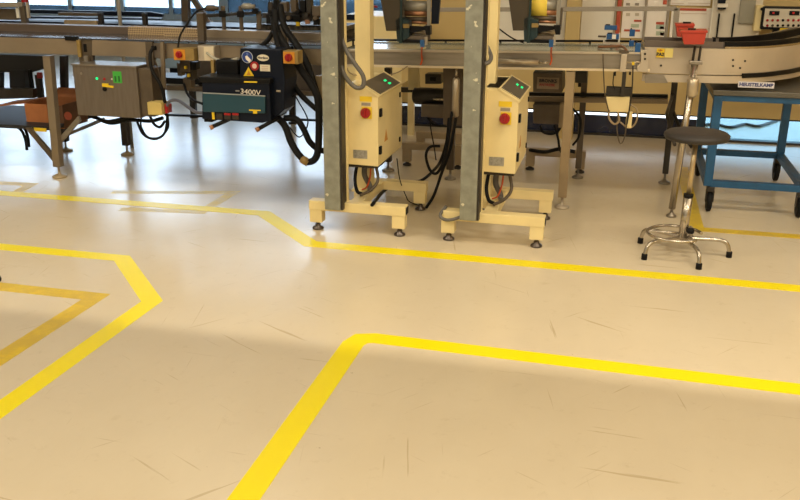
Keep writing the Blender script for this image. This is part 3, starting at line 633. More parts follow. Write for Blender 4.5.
# ================================================================== LEFT CONVEYOR
lc = thing('conveyor', 'long tan conveyor at the left carrying the steel control box', 'conveyor', (-2.9, 5.5, 0))
YL = 5.12
MB().pq([(-60, 35.5), (80, 39), (80, 55), (-60, 51)], YL, .03, .002).obj('side_beam', BEAM, lc)
MB().pq([(92, 40), (146, 42), (146, 57.5), (92, 55.5)], YL, .03, .002).obj('side_beam', BEAM, lc)
MB().pq([(165, 43), (332, 50), (332, 66), (165, 58)], YL+.02, .03, .002).obj('side_beam', BEAM, lc)
MB().pq([(79, 39), (92.5, 39.5), (92.5, 64), (79, 63)], YL+.012, .03, .002).obj('joint_plate', BRN, lc)
MB().pb(83.5, 44, 86.5, 52, YL+.008, .01, .001).obj('dark_slot', BLK, lc)
MB().pb(151, 46, 155, 50, YL-.01, .02, .002).obj('cable_gland', BLK, lc)
MB().pq([(145, 42), (152, 42), (154, 66), (147, 66)], YL-.005, .03, .002).obj('joint_plate', BRN, lc)
MB().pq([(152, 43), (166, 43.5), (166, 59), (153, 58)], YL+.01, .02, .002).obj('end_panel', BRSTEEL, lc)
MB().pq([(160, 42), (163, 42), (165, 88), (161, 88)], YL-.02, .02, .002).obj('upright_strip', BEAM, lc)
a, b = at(-60, 35.2, YL), at(335, 46.5, YL)
MB().prism([(a.x, YL, a.z-.002), (b.x, YL, b.z-.0), (b.x, 5.62, b.z-.0), (a.x, 5.62, a.z-.002)], (0, 0, .008)).obj('belt', mat('dark_glossy_belt', (.10, .11, .14), .14, .5, noise=.3, nscale=4), lc)
MB().pq([(64, 36), (76, 36.5), (77, 41), (65, 40.5)], YL-.012, .03, .002).obj('black_clip', BLK, lc)
MB().pq([(76, 40), (79.5, 41), (81, 57), (78, 57)], YL-.015, .015).obj('orange_strap', YTAN, lc)
MB().pq([(-60, 22), (128, 27), (128, 37.5), (-60, 33.5)], 5.45, .1, .003).obj('rear_guard', mat('guard_brown', (.14, .10, .075), .45, .2, noise=.15, nscale=3), lc)
MB().pq([(128, 26.5), (201, 29.2), (201, 39.2), (128, 36.8)], 5.4, .08).obj('mesh_guard', MESHM, lc)
MB().pq([(128, 36.8), (340, 44), (340, 46), (128, 39)], 5.39, .1).obj('black_gap_strip', BLK, lc)  # black strip painting the dark gap between the beams
MB().pq([(206, 29.5), (340, 34), (340, 43), (206, 39.5)], 5.38, .1, .003).obj('upper_beam', BEAM, lc)
MB().pq([(196, 13), (203, 13), (204, 44), (198, 44)], 5.2, .04, .002).obj('upright', BRN, lc)
# legs and braces
def lleg(xt, yt, xb, yb, Y, w, m): 
    A = at(xt, yt, Y); B = fl(xb, yb); MB().prism([(A.x-w/2, Y, A.z), (A.x+w/2, Y, A.z), (B.x+w/2, Y, .075), (B.x-w/2, Y, .075)], (0, .05, 0), .003).obj('leg', m, lc)
    foot(lc, B.x, Y+.025, .08, .05, mat('tan_foot', (.42, .33, .2), .5, .3))
lleg(46, 56, 57.5, 178, 5.14, .055, BEAM)
lleg(120, 90, 127, 155, 5.88, .05, DKST)
lleg(62, 56, 66, 151, 5.88, .045, DKST)
MB().pq([(25, 128), (30, 128), (56, 158), (54, 163)], 5.16, .02).obj('brace', BRN, lc)
MB().prism([at(58, 139, 5.18), at(59, 145, 5.18), at(80, 121, 5.2), at(78, 116, 5.2)], (0, .02, 0)).obj('brace', STEEL, lc)
MB().prism([at(60, 136, 5.3), at(60, 139, 5.3), at(104, 121, 5.85), at(102, 118, 5.85)], (0, .03, 0)).obj('brace', BEAM, lc)
MB().pq([(-60, 121), (52, 127), (52, 130.5), (-60, 125)], 5.2, .7, .003).obj('lower_shelf', MATBLK, lc)
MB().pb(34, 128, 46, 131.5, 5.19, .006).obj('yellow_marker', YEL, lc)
MB().pq([(-60, 52), (45, 56), (45, 68), (33, 72), (-60, 73)], 5.75, .05).obj('upper_dark_panel', MATBLK, lc)
MB().pq([(-60, 73), (0, 73), (0, 92), (-60, 92)], 5.75, .05).obj('side_dark_panel', MATBLK, lc)
MB().pq([(9, 70), (25, 70), (24, 92), (10, 92)], 5.74, .08).obj('drive_block', MATBLK, lc)
MB().pb(29, 70, 31, 92, 5.73, .03).obj('thin_post', BLK, lc); MB().pb(36, 75, 40, 98, 5.72, .04).obj('thin_post', DKST, lc); MB().pb(36.5, 72.5, 40.5, 78.5, 5.70, .03, .006).obj('dark_red_knob', REDB, lc)
MB().pq([(-60, 88), (33, 89), (33, 98), (-60, 101)], 5.5, .05).obj('motor_guard', DKST, lc)
for i, pts in enumerate(([(10, 125, 5.3), (20, 129, 5.3), (25, 138, 5.3), (27, 150, 5.3)], [(14, 123, 5.35), (24, 128, 5.35), (28, 138, 5.35), (29, 147, 5.35)])):
    cable('cable', ['black cable drooping under the left shelf, nearer of two', 'black cable drooping under the left shelf, further of two'][i], pts, .010)
# carton
t = thing('carton', 'orange-brown open cardboard box on the shelf under the left conveyor', 'cardboard box', at(40, 128, 5.45))
A = at(26, 103, 5.35); B = at(48, 104, 5.35); Z0 = at(35, 127, 5.35).z+.002; X2 = at(84, 104, 5.6).x
MB().box(A.x, B.x, 5.33, 5.335, Z0, A.z).obj('front_panel', CARD, t)
MB().box(B.x, X2, 5.34, 5.345, Z0, A.z-.005).obj('side_panel', CARDIN, t)
MB().box(A.x, X2, 5.62, 5.625, Z0, A.z).obj('back_panel', CARD, t)
MB().box(X2-.005, X2, 5.345, 5.62, Z0, A.z).obj('end_panel', CARDIN, t); MB().box(A.x, A.x+.005, 5.335, 5.62, Z0, A.z).obj('end_panel', CARD, t)
MB().box(A.x, X2, 5.335, 5.62, Z0, Z0+.004).obj('base', CARD, t)
MB().prism([(A.x, 5.62, A.z), (X2, 5.62, A.z), (X2, 5.74, A.z+.05), (A.x, 5.74, A.z+.05)], (0, 0, .004)).obj('flap', CARD, t)
MB().prism([(A.x, 5.33, A.z), (A.x, 5.62, A.z), (A.x-.26, 5.60, A.z-.035), (A.x-.26, 5.31, A.z-.035)], (0, 0, .004)).obj('flap', CARD, t)
c = at(68, 116, 5.338); MB().lathe((c.x, 5.339, c.z), [(.030, 0), (.030, -.001)], 24, 'Y').obj('printed_mark', mat('print_red', (.38, .08, .04), .7), t)
c = at(36.5, 124, 5.33); MB().box(c.x-.04, c.x+.03, 5.3285, 5.33, c.z-.006, c.z+.008).obj('printed_mark', mat('print_red', (.38, .08, .04), .7), t)

# ================================================================== STEEL CONTROL BOX
t = thing('steel_control_box', 'brushed steel control box with green label hung under the left conveyor', 'control box', at(105, 118, 5.0))
xa, xb = at(75, 90, 4.98).x, at(138, 90, 4.98).x; za = at(105, 66, 4.98).z; zb = at(105, 116.5, 4.98).z
MB().box(xa, xb, 4.98, 5.17, zb, za, .004).obj('body', BRSTEEL, t)
MB().box(xb, xb+.09, 5.0, 5.16, zb+.01, za-.01, .004).obj('side_housing', BRN, t)
MB().box(xa-.006, xb+.006, 4.972, 5.17, za-.002, za+.006).obj('top_lip', STEEL, t)
def disc(px, py, Y, r, m, name, parent, th=.006):
    c = at(px, py, Y); return MB().lathe((c.x, Y, c.z), [(r, 0), (r, -th*.6), (r*.8, -th)], 20, 'Y').obj(name, m, parent)
disc(97, 78.5, 4.98, .008, LEDG, 'green_lamp', t); disc(104.5, 79, 4.98, .009, REDB, 'red_lamp', t)
disc(81.5, 73.5, 4.98, .008, STEEL, 'screw', t); disc(112, 79, 4.98, .005, WHITE, 'white_lamp', t)
s_ = disc(105, 89, 4.98, .014, BLK, 'selector_switch', t, .012); MB().pq([(102, 83.5), (108, 83.5), (108, 85.5), (113, 86), (113, 88), (102, 86.5)], 4.97, .008).obj('yellow_flag', YEL, s_)
MB().pb(113, 71.5, 121.5, 83, 4.978, .002).obj('green_label', GRN, t)
for x in (115.4, 119): c = at(x, 78.5, 4.977); MB().box(c.x-.006, c.x+.006, 4.9765, 4.978, c.z-.02, c.z+.015).obj('printed_figure', mat('dark_green', (.01, .12, .02), .5), t)
t = thing('hanging_bracket', 'steel strap holding the control box to the left conveyor', 'bracket', at(86, 60, 5.14)); MB().pb(84, 56, 88, 66, 5.1, .02).obj('strap', STEEL, t); MB().pb(146, 56, 150, 68, 5.1, .02).obj('strap', BRN, t)
# emergency boxes
def switch_box(label, pix, Y, face='front'):
    x0, y0, x1, y1 = pix; t = thing('switch_box', label, 'switch box', at((x0+x1)/2, y1, Y), 'yellow boxes with red buttons')
    MB().pb(x0, y0, x1, y1, Y, .08, .003).obj('housing', YTAN, t)
    MB().pb(x0+.3, y0+1, x0+11.5, y1-.5, Y-.003, .004).obj('yellow_plate', mat('orange_yellow', (.62, .25, .02), .5), t)
    k = disc(x0+5.8, (y0+y1)/2, Y-.003, .022, REDB, 'red_button', t, .018)
    c = at(x0+5.8, (y0+y1)/2, Y); MB().box(c.x-.004, c.x+.004, Y-.030, Y-.018, c.z-.016, c.z+.016).obj('grip', REDB, k)
    return t
switch_box('tan box with red button on the conveyor left of the dark glue unit', (173.5, 48.5, 194, 60.5), 5.02)
switch_box('tan box with red button among the hoses right of the dark glue unit', (283, 51, 298, 64), 4.74)
t = thing('switch_box', 'yellow box with a red end cap beside the steel control box', 'switch box', at(156, 115, 5.0))
MB().pb(147.5, 102.5, 161.5, 115, 4.95, .09, .004).obj('housing', mat('pale_yellow_box', (.62, .47, .16), .5, noise=.15, nscale=10), t)
MB().pb(161.3, 104, 164, 114, 4.955, .08, .004).obj('collar', YTAN, t)
MB().pb(163.6, 104.5, 167.5, 113.5, 4.965, .06, .006).obj('red_cap', REDB, t)
t = thing('junction_box', 'pale junction box on the left conveyor beside the glue unit', 'junction box', at(205, 61, 5.05))
MB().pb(198, 46, 214.5, 61, 5.06, .08, .003).obj('housing', PALE, t); MB().pb(204, 47, 213.5, 60.5, 5.055, .01, .002).obj('cover', mat('cream_cover', (.72, .62, .45), .45), t)
cable('grey_cable', 'pale grey cable sagging from the junction box to the glue unit', [(207, 53, 5.05), (214, 58, 4.99), (225, 61, 4.95), (238, 58.5, 4.86)], .008, mat('pale_grey_cable', (.42, .40, .34), .5))
cable('cable', 'black cable arching from the sensor rack to the left red-button box', [(206, 8, 5.2), (196, 12, 5.16), (187, 24, 5.12), (180, 36, 5.08), (178, 48, 5.06)], .006)
cable('cable', 'black cable hanging past the steel control box to its loops', [(153, 48, 5.03), (150, 55, 5.0), (152, 70, 4.98), (160, 84, 4.98), (164, 97, 4.99), (166, 115, 5.0)], .011)
cable('cable', 'grey cable arching from the yellow box to the glue unit', [(167, 106, 4.97), (170, 101, 4.97), (178, 100.5, 4.96), (188, 107, 4.9), (196, 112, 4.85), (204, 113, 4.85)], .010, mat('blue_grey_cable', (.10, .10, .13), .5))
for i, pts in enumerate(([(88, 115, 5.1), (95, 118, 5.1), (108, 121, 5.1), (125, 118, 5.1), (140, 116, 5.1)], [(136, 119, 5.05), (143, 134, 5.05), (154, 139, 5.05), (164, 134, 5.05), (167, 120, 5.05), (166, 106, 5.02)],
                          [(95, 117, 5.12), (110, 123, 5.12), (130, 120, 5.12), (150, 121, 5.1), (163, 118, 5.1)], [(142, 114, 5.08), (141, 126, 5.08), (148, 137, 5.08), (160, 137, 5.08), (168, 128, 5.06), (168, 116, 5.02)], [(150, 116, 5.04), (154, 124, 5.04), (160, 127, 5.04), (165, 121, 5.04)])):
    cable('cable', ['black cable tight under the steel control box', 'black cable making the lower loop right of the steel box', 'thick black cable stretching under box and yellow switch', 'black cable making the outer loop right of the steel box', 'short black cable under the yellow switch box'][i], pts, (.009, .008, .012, .006, .009)[i])

t = thing('valve_island', 'brown and yellow pneumatic fittings under the conveyor left of the glue unit', 'valve block', at(186, 80, 5.3))
for i, (x0, y0, x1, y1, m2) in enumerate(((180, 61, 190, 72, BRN), (186, 70, 193, 80, DKST), (177, 63, 181, 76, BRSTEEL), (190, 62, 196, 70, BLK), (183, 78, 191, 88, BRN))):
    MB().pb(x0, y0, x1, y1, 5.25+.02*(i % 3), .06, .004).obj('valve', m2, t)
for x, y in ((184, 66), (187, 74)): MB().pb(x, y, x+2, y+3, 5.23, .02, .001).obj('yellow_fitting', YEL, t)
MB().pb(180, 54, 183, 64, 5.27, .03).obj('hanger', BRN, t)
cable('cable', 'thin black cable curving from the fittings towards the glue unit', [(184, 84, 5.25), (187, 93, 5.15), (193, 100, 5.0), (203, 104, 4.9)], .008)
cable('cable', 'thin brown cable running down beside the upright strip', [(155, 60, 5.05), (159, 72, 5.05), (161, 84, 5.05), (163, 98, 5.03)], .004, BRN)
# ================================================================== GLUE UNIT
gu = thing('glue_unit', 'black and teal glue melter with stickers in front of the left conveyor', 'glue machine', at(240, 118, 4.75))
YG = 4.72
MB().pq([(202, 79.5), (269, 81), (271, 121), (262, 123), (202, 119)], YG, .26, .006).obj('lower_body', NAVY, gu)
MB().pq([(198, 77), (270, 79), (270, 84), (199, 82.5)], YG-.006, .29, .004).obj('tank_lid', BLK, gu)
MB().pq([(202.5, 93), (265, 96), (265, 113.5), (203, 112)], YG-.012, .014, .004).obj('teal_cover', TEAL, gu)
MB().pq([(202.5, 92.4), (265, 95.6), (265, 96.6), (202.5, 93.4)], YG-.015, .006).obj('pale_line', mat('pale_line', (.30, .32, .32), .4), gu)
MB().pq([(240, 48), (281, 49.5), (285, 80), (284, 110), (276, 117), (269, 117), (269, 81), (240, 79)], YG+.05, .2, .006).obj('control_housing', NAVY, gu)
c = at(250.5, 92.3, YG-.001); text(gu, '3400V', (c.x, YG-.002, c.z), .042, mat('cream_print', (.8, .72, .62), .5), 0, rot=(R(90), R(2.6), 0), sx=1.15)
c = at(237.5, 91, YG-.001); MB().box(c.x-.012, c.x+.012, YG-.002, YG, c.z-.003, c.z+.004).obj('series_mark', mat('dim_print', (.25, .24, .24), .5), gu)
YS = YG+.05
def stick(px, py, r, m, name, th=.0015, par=gu, y=0): c = at(px, py, YS); return MB().lathe((c.x, YS-y, c.z), [(r, 0), (r, -th)], 28, 'Y').obj(name, m, par)
b1 = stick(247.3, 57, .034, mat('sticker_white_rim', (.55, .6, .66), .5), 'blue_sticker'); stick(247.3, 57, .031, mat('sticker_blue', (.01, .04, .22), .4), 'blue_field', .002, b1, .001)
MB().pq([(245, 56.5), (246.8, 55.3), (251, 60), (249.5, 62.5), (246, 59.5)], YS-.005, .002).obj('glove_symbol', WHITE, b1)
MB().pq([(246, 53), (247.5, 52.5), (248.5, 55), (247, 56)], YS-.005, .002).obj('glove_symbol', mat('symbol_blue', (.10, .16, .45), .4), b1)
c = at(263, 57.8, YS); o = MB(); o.lathe((0, 0, 0), [(.036, 0), (.036, -.0015)], 28, 'Y')
for v in o.bm.verts: v.co = Vector((v.co.x+c.x, v.co.y+YS, v.co.z*.52+c.z))
o.obj('oval_sticker', mat('cream_sticker', (.72, .66, .52), .5), gu); text(gu, 'Nordson', (c.x, YS-.002, c.z), .017, INK, .0006)
b2 = stick(254.7, 66, .026, REDB, 'red_sticker', .002, gu, .0015); stick(254.7, 66, .014, mat('pinkish_white', (.75, .55, .48), .5), 'white_centre', .002, b2, .0035)
MB().pb(260, 64.7, 270, 71.3, YS-.0015, .0015).obj('text_sticker', mat('cream_sticker', (.72, .66, .52), .5), gu)
for yy in (66.2, 68, 69.8): MB().pb(261.5, yy, 268, yy+.5, YS-.0022, .0008).obj('print_line', mat('print_pink', (.5, .3, .26), .5), gu)
wt = MB().prism([at(243.5, 76, YS), at(254, 76, YS), at(248.5, 67, YS)], (0, -.0018, 0)).obj('warning_sticker', YEL, gu)
MB().prism([at(246.6, 75, YS-.002), at(250.8, 75, YS-.002), at(248.6, 70.5, YS-.002)], (0, -.0006, 0)).obj('warning_symbol', mat('ochre', (.55, .25, .03), .5), wt)
MB().pq([(244, 81.2), (257, 81.5), (257, 82.8), (244, 82.5)], YG-.009, .004).obj('yellow_sticker', YEL, gu)
MB().pq([(249, 109.5), (260.5, 110), (260.5, 110.9), (257, 111), (257, 113.7), (253, 113.6), (253, 111), (249, 110.6)], YG-.015, .004).obj('yellow_mark', YEL, gu)
MB().pb(212, 112.3, 214.3, 119.3, YG-.006, .006).obj('yellow_tab', YEL, gu)
for x0 in (216, 224, 232): 
    k = MB().pb(x0, 113.5, x0+6.5, 119.5, YG-.008, .01, .002).obj('connector', DKST, gu)
    if x0 > 216: MB().pb(x0, 113.2, x0+6.5, 115.3, YG-.0095, .003).obj('red_strip', REDB, k)
MB().pb(276, 90, 280.5, 92, YS-.004, .006, .001).obj('silver_badge', CHROME, gu)
for A_, B_ in (((234, 117), (213, 126.5)), ((278, 118), (259, 128.5))):
    p1, p2 = at(*A_, YG+.05), at(*B_, YG-.02); k = MB().tube([p1, p2], .012, 12, False).obj('hose_stub', BLK, gu)
    MB().cyl(p2, p2+(p2-p1).normalized()*.02, .014).obj('copper_nut', COPPER, k)
MB().pb(204, 118, 212, 122, YG+.02, .1, .003).obj('rubber_foot', RUB, gu)
MB().pb(216, 60, 238, 79, 4.86, .12, .01).obj('hopper', BLK, gu)
for x in (211, 233): MB().pb(x, 60, x+3, 76, 4.9, .02).obj('bracket', YTAN if x == 211 else BRN, gu)
MB().pb(222, 68, 262, 78, 5.0, .12).obj('mounting', BLK, gu)
# hoses
hs = [([(275, 10, 5.1), (277, 30, 5.05), (288, 50, 4.9), (300, 68, 4.85), (312, 86, 4.82), (318, 100, 4.82), (319, 130, 4.82), (317, 155, 4.8), (309, 162, 4.79), (300, 156, 4.79), (291, 142, 4.8), (285, 126, 4.81), (276, 116, 4.84)], .021, 'thick black hose falling past the glue unit into a long loop near the floor'),
      ([(280, 5, 5.12), (284, 26, 5.08), (296, 44, 5.0), (306, 62, 4.95), (313, 82, 4.93), (322, 108, 4.93), (332, 122, 4.93)], .021, 'thick black hose slanting behind the left galvanised column'),
      ([(284, 118, 4.84), (296, 119, 4.85), (303, 128, 4.85), (310, 142, 4.86), (320, 150, 4.88), (332, 151, 4.9)], .019, 'thick black hose from the glue unit bottom towards the left stand'),
      ([(273, 18, 5.1), (276, 36, 4.98), (280, 52, 4.9), (279, 60, 4.88)], .018, 'thick black hose entering the top of the glue unit'),
      ([(274, 30, 5.1), (268, 40, 5.02), (260, 47, 4.96)], .014, 'short dark hose behind the glue unit top'),
      ([(285, 112, 4.9), (293, 96, 4.9), (300, 104, 4.9), (308, 122, 4.9), (300, 137, 4.88), (290, 128, 4.86), (284, 120, 4.85)], .004, 'thin black wire circling beside the thick hoses'),
      ([(287, 60, 5.0), (290, 75, 4.98), (297, 90, 4.95), (308, 102, 4.93), (320, 112, 4.93)], .016, 'black hose below the right red-button box')]
for pts, r, lb in hs: cable('hose', lb, pts, r, RUB, 'hose')
t = thing('hose_clamp', 'small tan clamp at the lowest bend of the long black hose', 'hose clamp', at(306, 162, 4.79)); MB().tube([at(301.5, 158.5, 4.79), at(308.5, 163, 4.79)], .024, 16, False).obj('band', YTAN, t)
t = thing('cover_strip', 'upright tan strip left of the left galvanised column', 'machine plate', at(318, 110, 4.95)); MB().pq([(315, 76), (321, 76), (323, 111), (317, 111)], 4.97, .05, .003).obj('strip', BEIGE2, t)

# ================================================================== SENSOR RACK ABOVE LEFT CONVEYOR
t = thing('sensor_rack', 'dark bar on posts holding two cylindrical sensors above the left conveyor', 'sensor rack', at(228, 30, 5.45))
YR = 5.44
MB().pq([(200, 14.5), (260, 11), (260, 14), (200, 18)], YR, .02).obj('crossbar', DKST, t)
for x in (221.5, 239): MB().pb(x, 6, x+3, 31, YR-.005, .02, .002).obj('post', BRN, t)
MB().pb(256.5, 11, 260.5, 29, YR, .02, .002).obj('post', BRN, t)
for x in (222.5, 240.5): c = at(x, 14, YR-.01); MB().box(c.x-.022, c.x+.022, YR-.02, YR, c.z-.02, c.z+.02, .004).obj('clamp', BLK, t)
for x0, y0, m2 in ((206, 8, BRN), (242, 6.3, GREYR)):
    p = at(x0, y0, YR-.03); MB().lathe((p.x, YR-.03, p.z), [(.012, 0), (.02, .01), (.02, .06), (.014, .065), (.014, .085)], 18, 'X').obj('sensor', m2, t)
MB().pb(252, 8, 257, 13, YR-.02, .03, .003).obj('elbow', BLK, t)
# black valve block at top of hoses
t = thing('valve_block', 'cluster of black valves and fittings above the hoses', 'valve block', at(290, 25, 5.3))
MB().pq([(262, 13), (322, 11), (322, 17), (262, 18)], 5.3, .04, .003).obj('manifold', DKST, t)
for i, (x0, y0, x1, y1, m2) in enumerate(((266, 14, 272, 24, BLK), (273, -4, 277, 10, BLK), (280, 2, 287, 12, BRN), (290, -6, 296, 12, BRN), (299, 0, 305, 12, BLK), (306, -4, 311, 18, DKST), (312, 6, 320, 16, BRN), (285, 15, 300, 22, BLK), (302, 16, 312, 21, DKST), (313, 19, 319, 25, BLK), (268, 2, 272, 14, DKST))):
    MB().pb(x0, y0, x1, y1, 5.26+.015*(i % 3), .05, .004).obj('valve', m2, t)
MB().pb(296, 22, 299, 26, 5.27, .02).obj('yellow_fitting', YEL, t); MB().pb(305, 20, 309, 24, 5.27, .02).obj('copper_fitting', COPPER, t)
MB().pb(281, 16, 285, 50, 5.3, .03, .002).obj('support_post', BRN, t)
for i in range(6): 
    p = at(270+i*9, 12+i % 3*3, 5.24); MB().cyl((p.x, 5.24, p.z), (p.x, 5.29, p.z), .012).obj('fitting', (BLK, DKST, BRN)[i % 3], t)
cable('cable', 'thin black wire bowed beside the valve cluster', [(272, -4, 5.2), (268, 6, 5.2), (269, 16, 5.2), (273, 26, 5.2)], .003)
# dark belt behind
t = thing('chain_conveyor', 'black chain conveyor with pale links behind the left conveyor', 'conveyor', at(300, 33, 5.6))
MB().pq([(256, 24.5), (345, 26.5), (345, 31), (256, 29.5)], 5.56, .3, .003).obj('chain_bed', mat('chain_black', (.03, .025, .02), .5, noise=.8, nscale=45, dark=(.16, .13, .09)), t)
MB().pq([(256, 24), (345, 26), (345, 27), (256, 25)], 5.55, .02).obj('rail', BLK, t)

# ================================================================== REAR LINE (left background)
rl = thing('rear_conveyor', 'dark navy conveyor line standing behind the left conveyor', 'conveyor', (-4, 6.8, 0))
YR2 = 6.7
MB().pq([(-60, 19), (275, 28), (275, 31), (-60, 26)], YR2, .4, .003).obj('dark_bed', NAVY, rl)
MB().pq([(26, 16.3), (160, 18.3), (160, 20), (26, 18.5)], YR2+.05, .05).obj('blue_rail', NAVYR, rl)
MB().pq([(26, 9.5), (150, 12), (162, 14), (162, 17), (26, 13)], YR2+.3, .04).obj('upper_rail', NAVY, rl)
for x0, y0, x1, y1 in ((58, 12.5, 78, 15.5), (78, 13, 98, 15.8), (64, 20.5, 97, 24.8)): MB().pb(x0, y0, x1, y1, YR2-.01, .05, .003).obj('tan_block', BEIGE2 if y0 > 20 else BRN, rl)
for x in (98, 142): MB().pb(x, 13, x+3.5, 26, YR2-.02, .04).obj('post', DKST, rl)
MB().pq([(150, 85), (340, 93), (340, 97.5), (150, 89.5)], YR2, .05, .003).obj('lower_rail', BRN, rl)
MB().pq([(150, 77), (200, 79), (200, 84.5), (150, 83.5)], YR2+.05, .3).obj('dark_box', BLK, rl)
MB().pq([(165, 114), (330, 120), (330, 122), (165, 116)], YR2-.3, .03).obj('thin_rail', BLK, rl)
MB().pq([(190, 58), (340, 64), (340, 96), (262, 92), (200, 88), (190, 70)], YR2+.1, .04).obj('back_panel', mat('dark_brown_panel', (.06, .045, .035), .5, noise=.4, nscale=3), rl)
for x, yb in ((56, 132), (193, 118), (292, 124)):
    A = fl(x, yb); MB().box(A.x-.025, A.x+.025, A.y, A.y+.05, .03, .55, .003).obj('leg', DKST, rl); foot(rl, A.x, A.y+.025, .05, .04, DKST)
# background posts near windows
t = thing('roller_frame', 'grey railing with a whitish post and red cap at the top left', 'railing', at(20, 22, 6.0))
MB().pq([(-60, 2), (22, 2.5), (22, 7.5), (-60, 6.5)], 6.0, .04, .003).obj('handrail', WGREY, t)
MB().pb(20, 6, 25, 23, 6.0, .04, .003).obj('post', BRN, t); MB().pb(16, 8, 19, 18, 6.02, .03).obj('white_strip', WHITEP, t)
MB().pb(21, -3, 26, 2.5, 5.98, .03, .003).obj('red_cap', REDB, t); MB().pq([(25, -3), (27, -3), (29, 18), (27, 18)], 6.0, .02).obj('thin_post', PALE, t)
MB().pb(-60, 8, 16, 19, 6.05, .05).obj('infill_panel', BRN, t)
t = thing('pole', 'slim grey pole standing behind the left conveyor before the windows', 'pole', at(119, 26, 6.2)); p = at(119, 10, 6.15); MB().cyl((p.x, p.y, 0), (p.x, p.y, 2.2), .014).obj('shaft', GREYR, t)
t = thing('slanted_frame', 'brown A-shaped frame standing before the bright windows', 'frame', at(190, 26, 7.2))
MB().pq([(180, -14), (188, -14), (188, 28), (182, 28)], 7.2, .05).obj('upright', BRN, t); MB().pq([(186, -6), (192, -6), (214, 27), (208, 27)], 7.21, .04).obj('diagonal', BRN, t)
t = thing('floor_machine', 'pale blue low cabinet standing under the bright windows', 'cabinet', at(215, 25, 9.5)); 
A, B = at(160, 20, 9.8).x, at(272, 20, 9.8).x
MB().box(A, B, 9.8, 10.3, .12, .62, .01).obj('body', mat('pale_blue_paint', (.30, .42, .55), .35), t); MB().box(A+.05, B-.05, 9.85, 10.25, 0, .12).obj('plinth', NAVY, t)
for k in range(1, 4): x = A+(B-A)*k/4; MB().box(x-.006, x+.006, 9.793, 9.8, .15, .6).obj('door_gap', NAVYR, t)
# cream housing behind left stand
t = thing('machine_housing', 'cream machine housing with a small window behind the left beige column', 'machine housing', at(365, 40, 6.9))
A, B = at(341, 28, 6.7).x, at(402, 28, 6.7).x; zt = at(370, 16, 6.7).z
MB().box(A, B, 6.7, 7.3, .5, zt, .006).obj('housing', BEIGE, t)
for x in (A+.02, B-.07): MB().box(x, x+.05, 6.75, 6.8, 0, .5).obj('leg', BEIGE, t)
for x in (A+.02, B-.07): MB().box(x, x+.05, 7.2, 7.25, 0, .5).obj('leg', BEIGE, t)
MB().pb(346, 14.5, 355, 20, 6.69, .012).obj('small_window', NAVY, t)
t = thing('chain_guard', 'black perforated guard beside the left beige column', 'machine guard', at(350, 50, 5.9)); MB().pq([(341, 26.5), (356, 27), (356, 40), (341, 39)], 5.85, .03).obj('plate', mat('chain_black', (.03, .025, .02), .5), t)

# ================================================================== THINGS ON THE BACK WALL
def wallp(name, label, cat, pix, m, d=.02, Y=YB, parts=(), group=None):
    x0, y0, x1, y1 = pix; t = thing(name, label, cat, at((x0+x1)/2, y1, Y-d), group)
    MB().pb(x0, y0, x1, y1, Y-d, d).obj('board' if name != 'wall_column' else 'shaft', m, t)
    for nm, a0, b0, a1, b1, mm in parts: MB().pb(a0, b0, a1, b1, Y-d-.004, .004).obj(nm, mm, t)
    return t
POST = mat('poster_white', (.88, .82, .76), .55)
wallp('notice_board', 'blank cream-white panel on the wall between the cream pillar and red strip', 'wall panel', (582, -20, 616, 40), WHITEP, .02)
wallp('notice_board', 'whitish wall panel behind the right label head', 'wall panel', (498, -20, 566, 45), WHITEP, .02)
MBp = thing('wall_column', 'cream pillar standing against the back wall right of the yellow roll', 'pillar', at(573, 135, 7.4)); a, b = at(566, 20, 7.4).x, at(580, 20, 7.4).x
MB().box(a, b, 7.4, 7.575, 0, ZC).obj('shaft', WALLM, MBp)
wallp('wall_trim', 'narrow red-orange strip beside the posters', 'wall strip', (617.5, -20, 621.5, 34), POSTR, .03)
wallp('poster', 'white poster with four photos and red captions, leftmost of the posters', 'poster', (623, -20, 644.5, 38), POST, .02, parts=(('red_caption', 624, 29.5, 640, 31.5, POSTR), ('red_caption', 634, 19.8, 641.5, 21.8, POSTR), ('photo', 626, 3, 630, 5.5, WGREY), ('photo', 635, 3, 639, 5.5, WGREY), ('photo', 626, 13, 630, 16, mat('photo_grey', (.55, .48, .38), .6)), ('photo', 635, 13, 639, 16, mat('photo_grey', (.55, .48, .38), .6)), ('green_photo', 631, 24, 639, 27.5, mat('photo_green', (.45, .5, .38), .6))))
wallp('poster', 'white poster with two small photos between the grey dividers', 'poster', (646.5, -20, 667, 38), POST, .02, parts=(('red_caption', 656, 22, 664, 24.5, POSTR), ('photo', 656, 25, 664, 29, mat('photo_teal', (.35, .45, .36), .6)), ('red_corner', 660, 26.5, 664, 29, POSTR), ('photo', 656, 31.2, 664, 35.5, mat('photo_green', (.40, .5, .36), .6)), ('red_corner', 660, 32.5, 664, 35.5, POSTR), ('red_corner', 663, 0, 667, 4.5, POSTR)))
wallp('poster', 'large white poster with a red band behind the red bins', 'poster', (670.5, 8, 711.5, 38), POST, .02, parts=(('red_band', 679, 8.3, 706.5, 10.8, POSTR), ('text_line', 681, 13.3, 707, 13.9, mat('faint_print', (.62, .50, .42), .6)), ('text_line', 690, 28.3, 710, 28.8, mat('faint_print', (.62, .50, .42), .6))))
wallp('poster', 'white poster strip above the red band of the large poster', 'poster', (670.5, -20, 711.5, 5.5), POST, .02, parts=(('text_line', 672, 3, 684, 3.5, mat('faint_print', (.62, .50, .42), .6)), ('text_line', 688, 3, 710, 3.5, mat('faint_print', (.62, .50, .42), .6))))
for x, lb in ((644.5, 'grey divider between the first and second posters'), (667.3, 'grey divider left of the large poster'), (614.5, 'thin dark divider left of the red strip')):
    wallp('wall_divider', lb, 'wall strip', (x, -20, x+(2.6 if x > 640 else 1.2), 40), WGREY, .035)
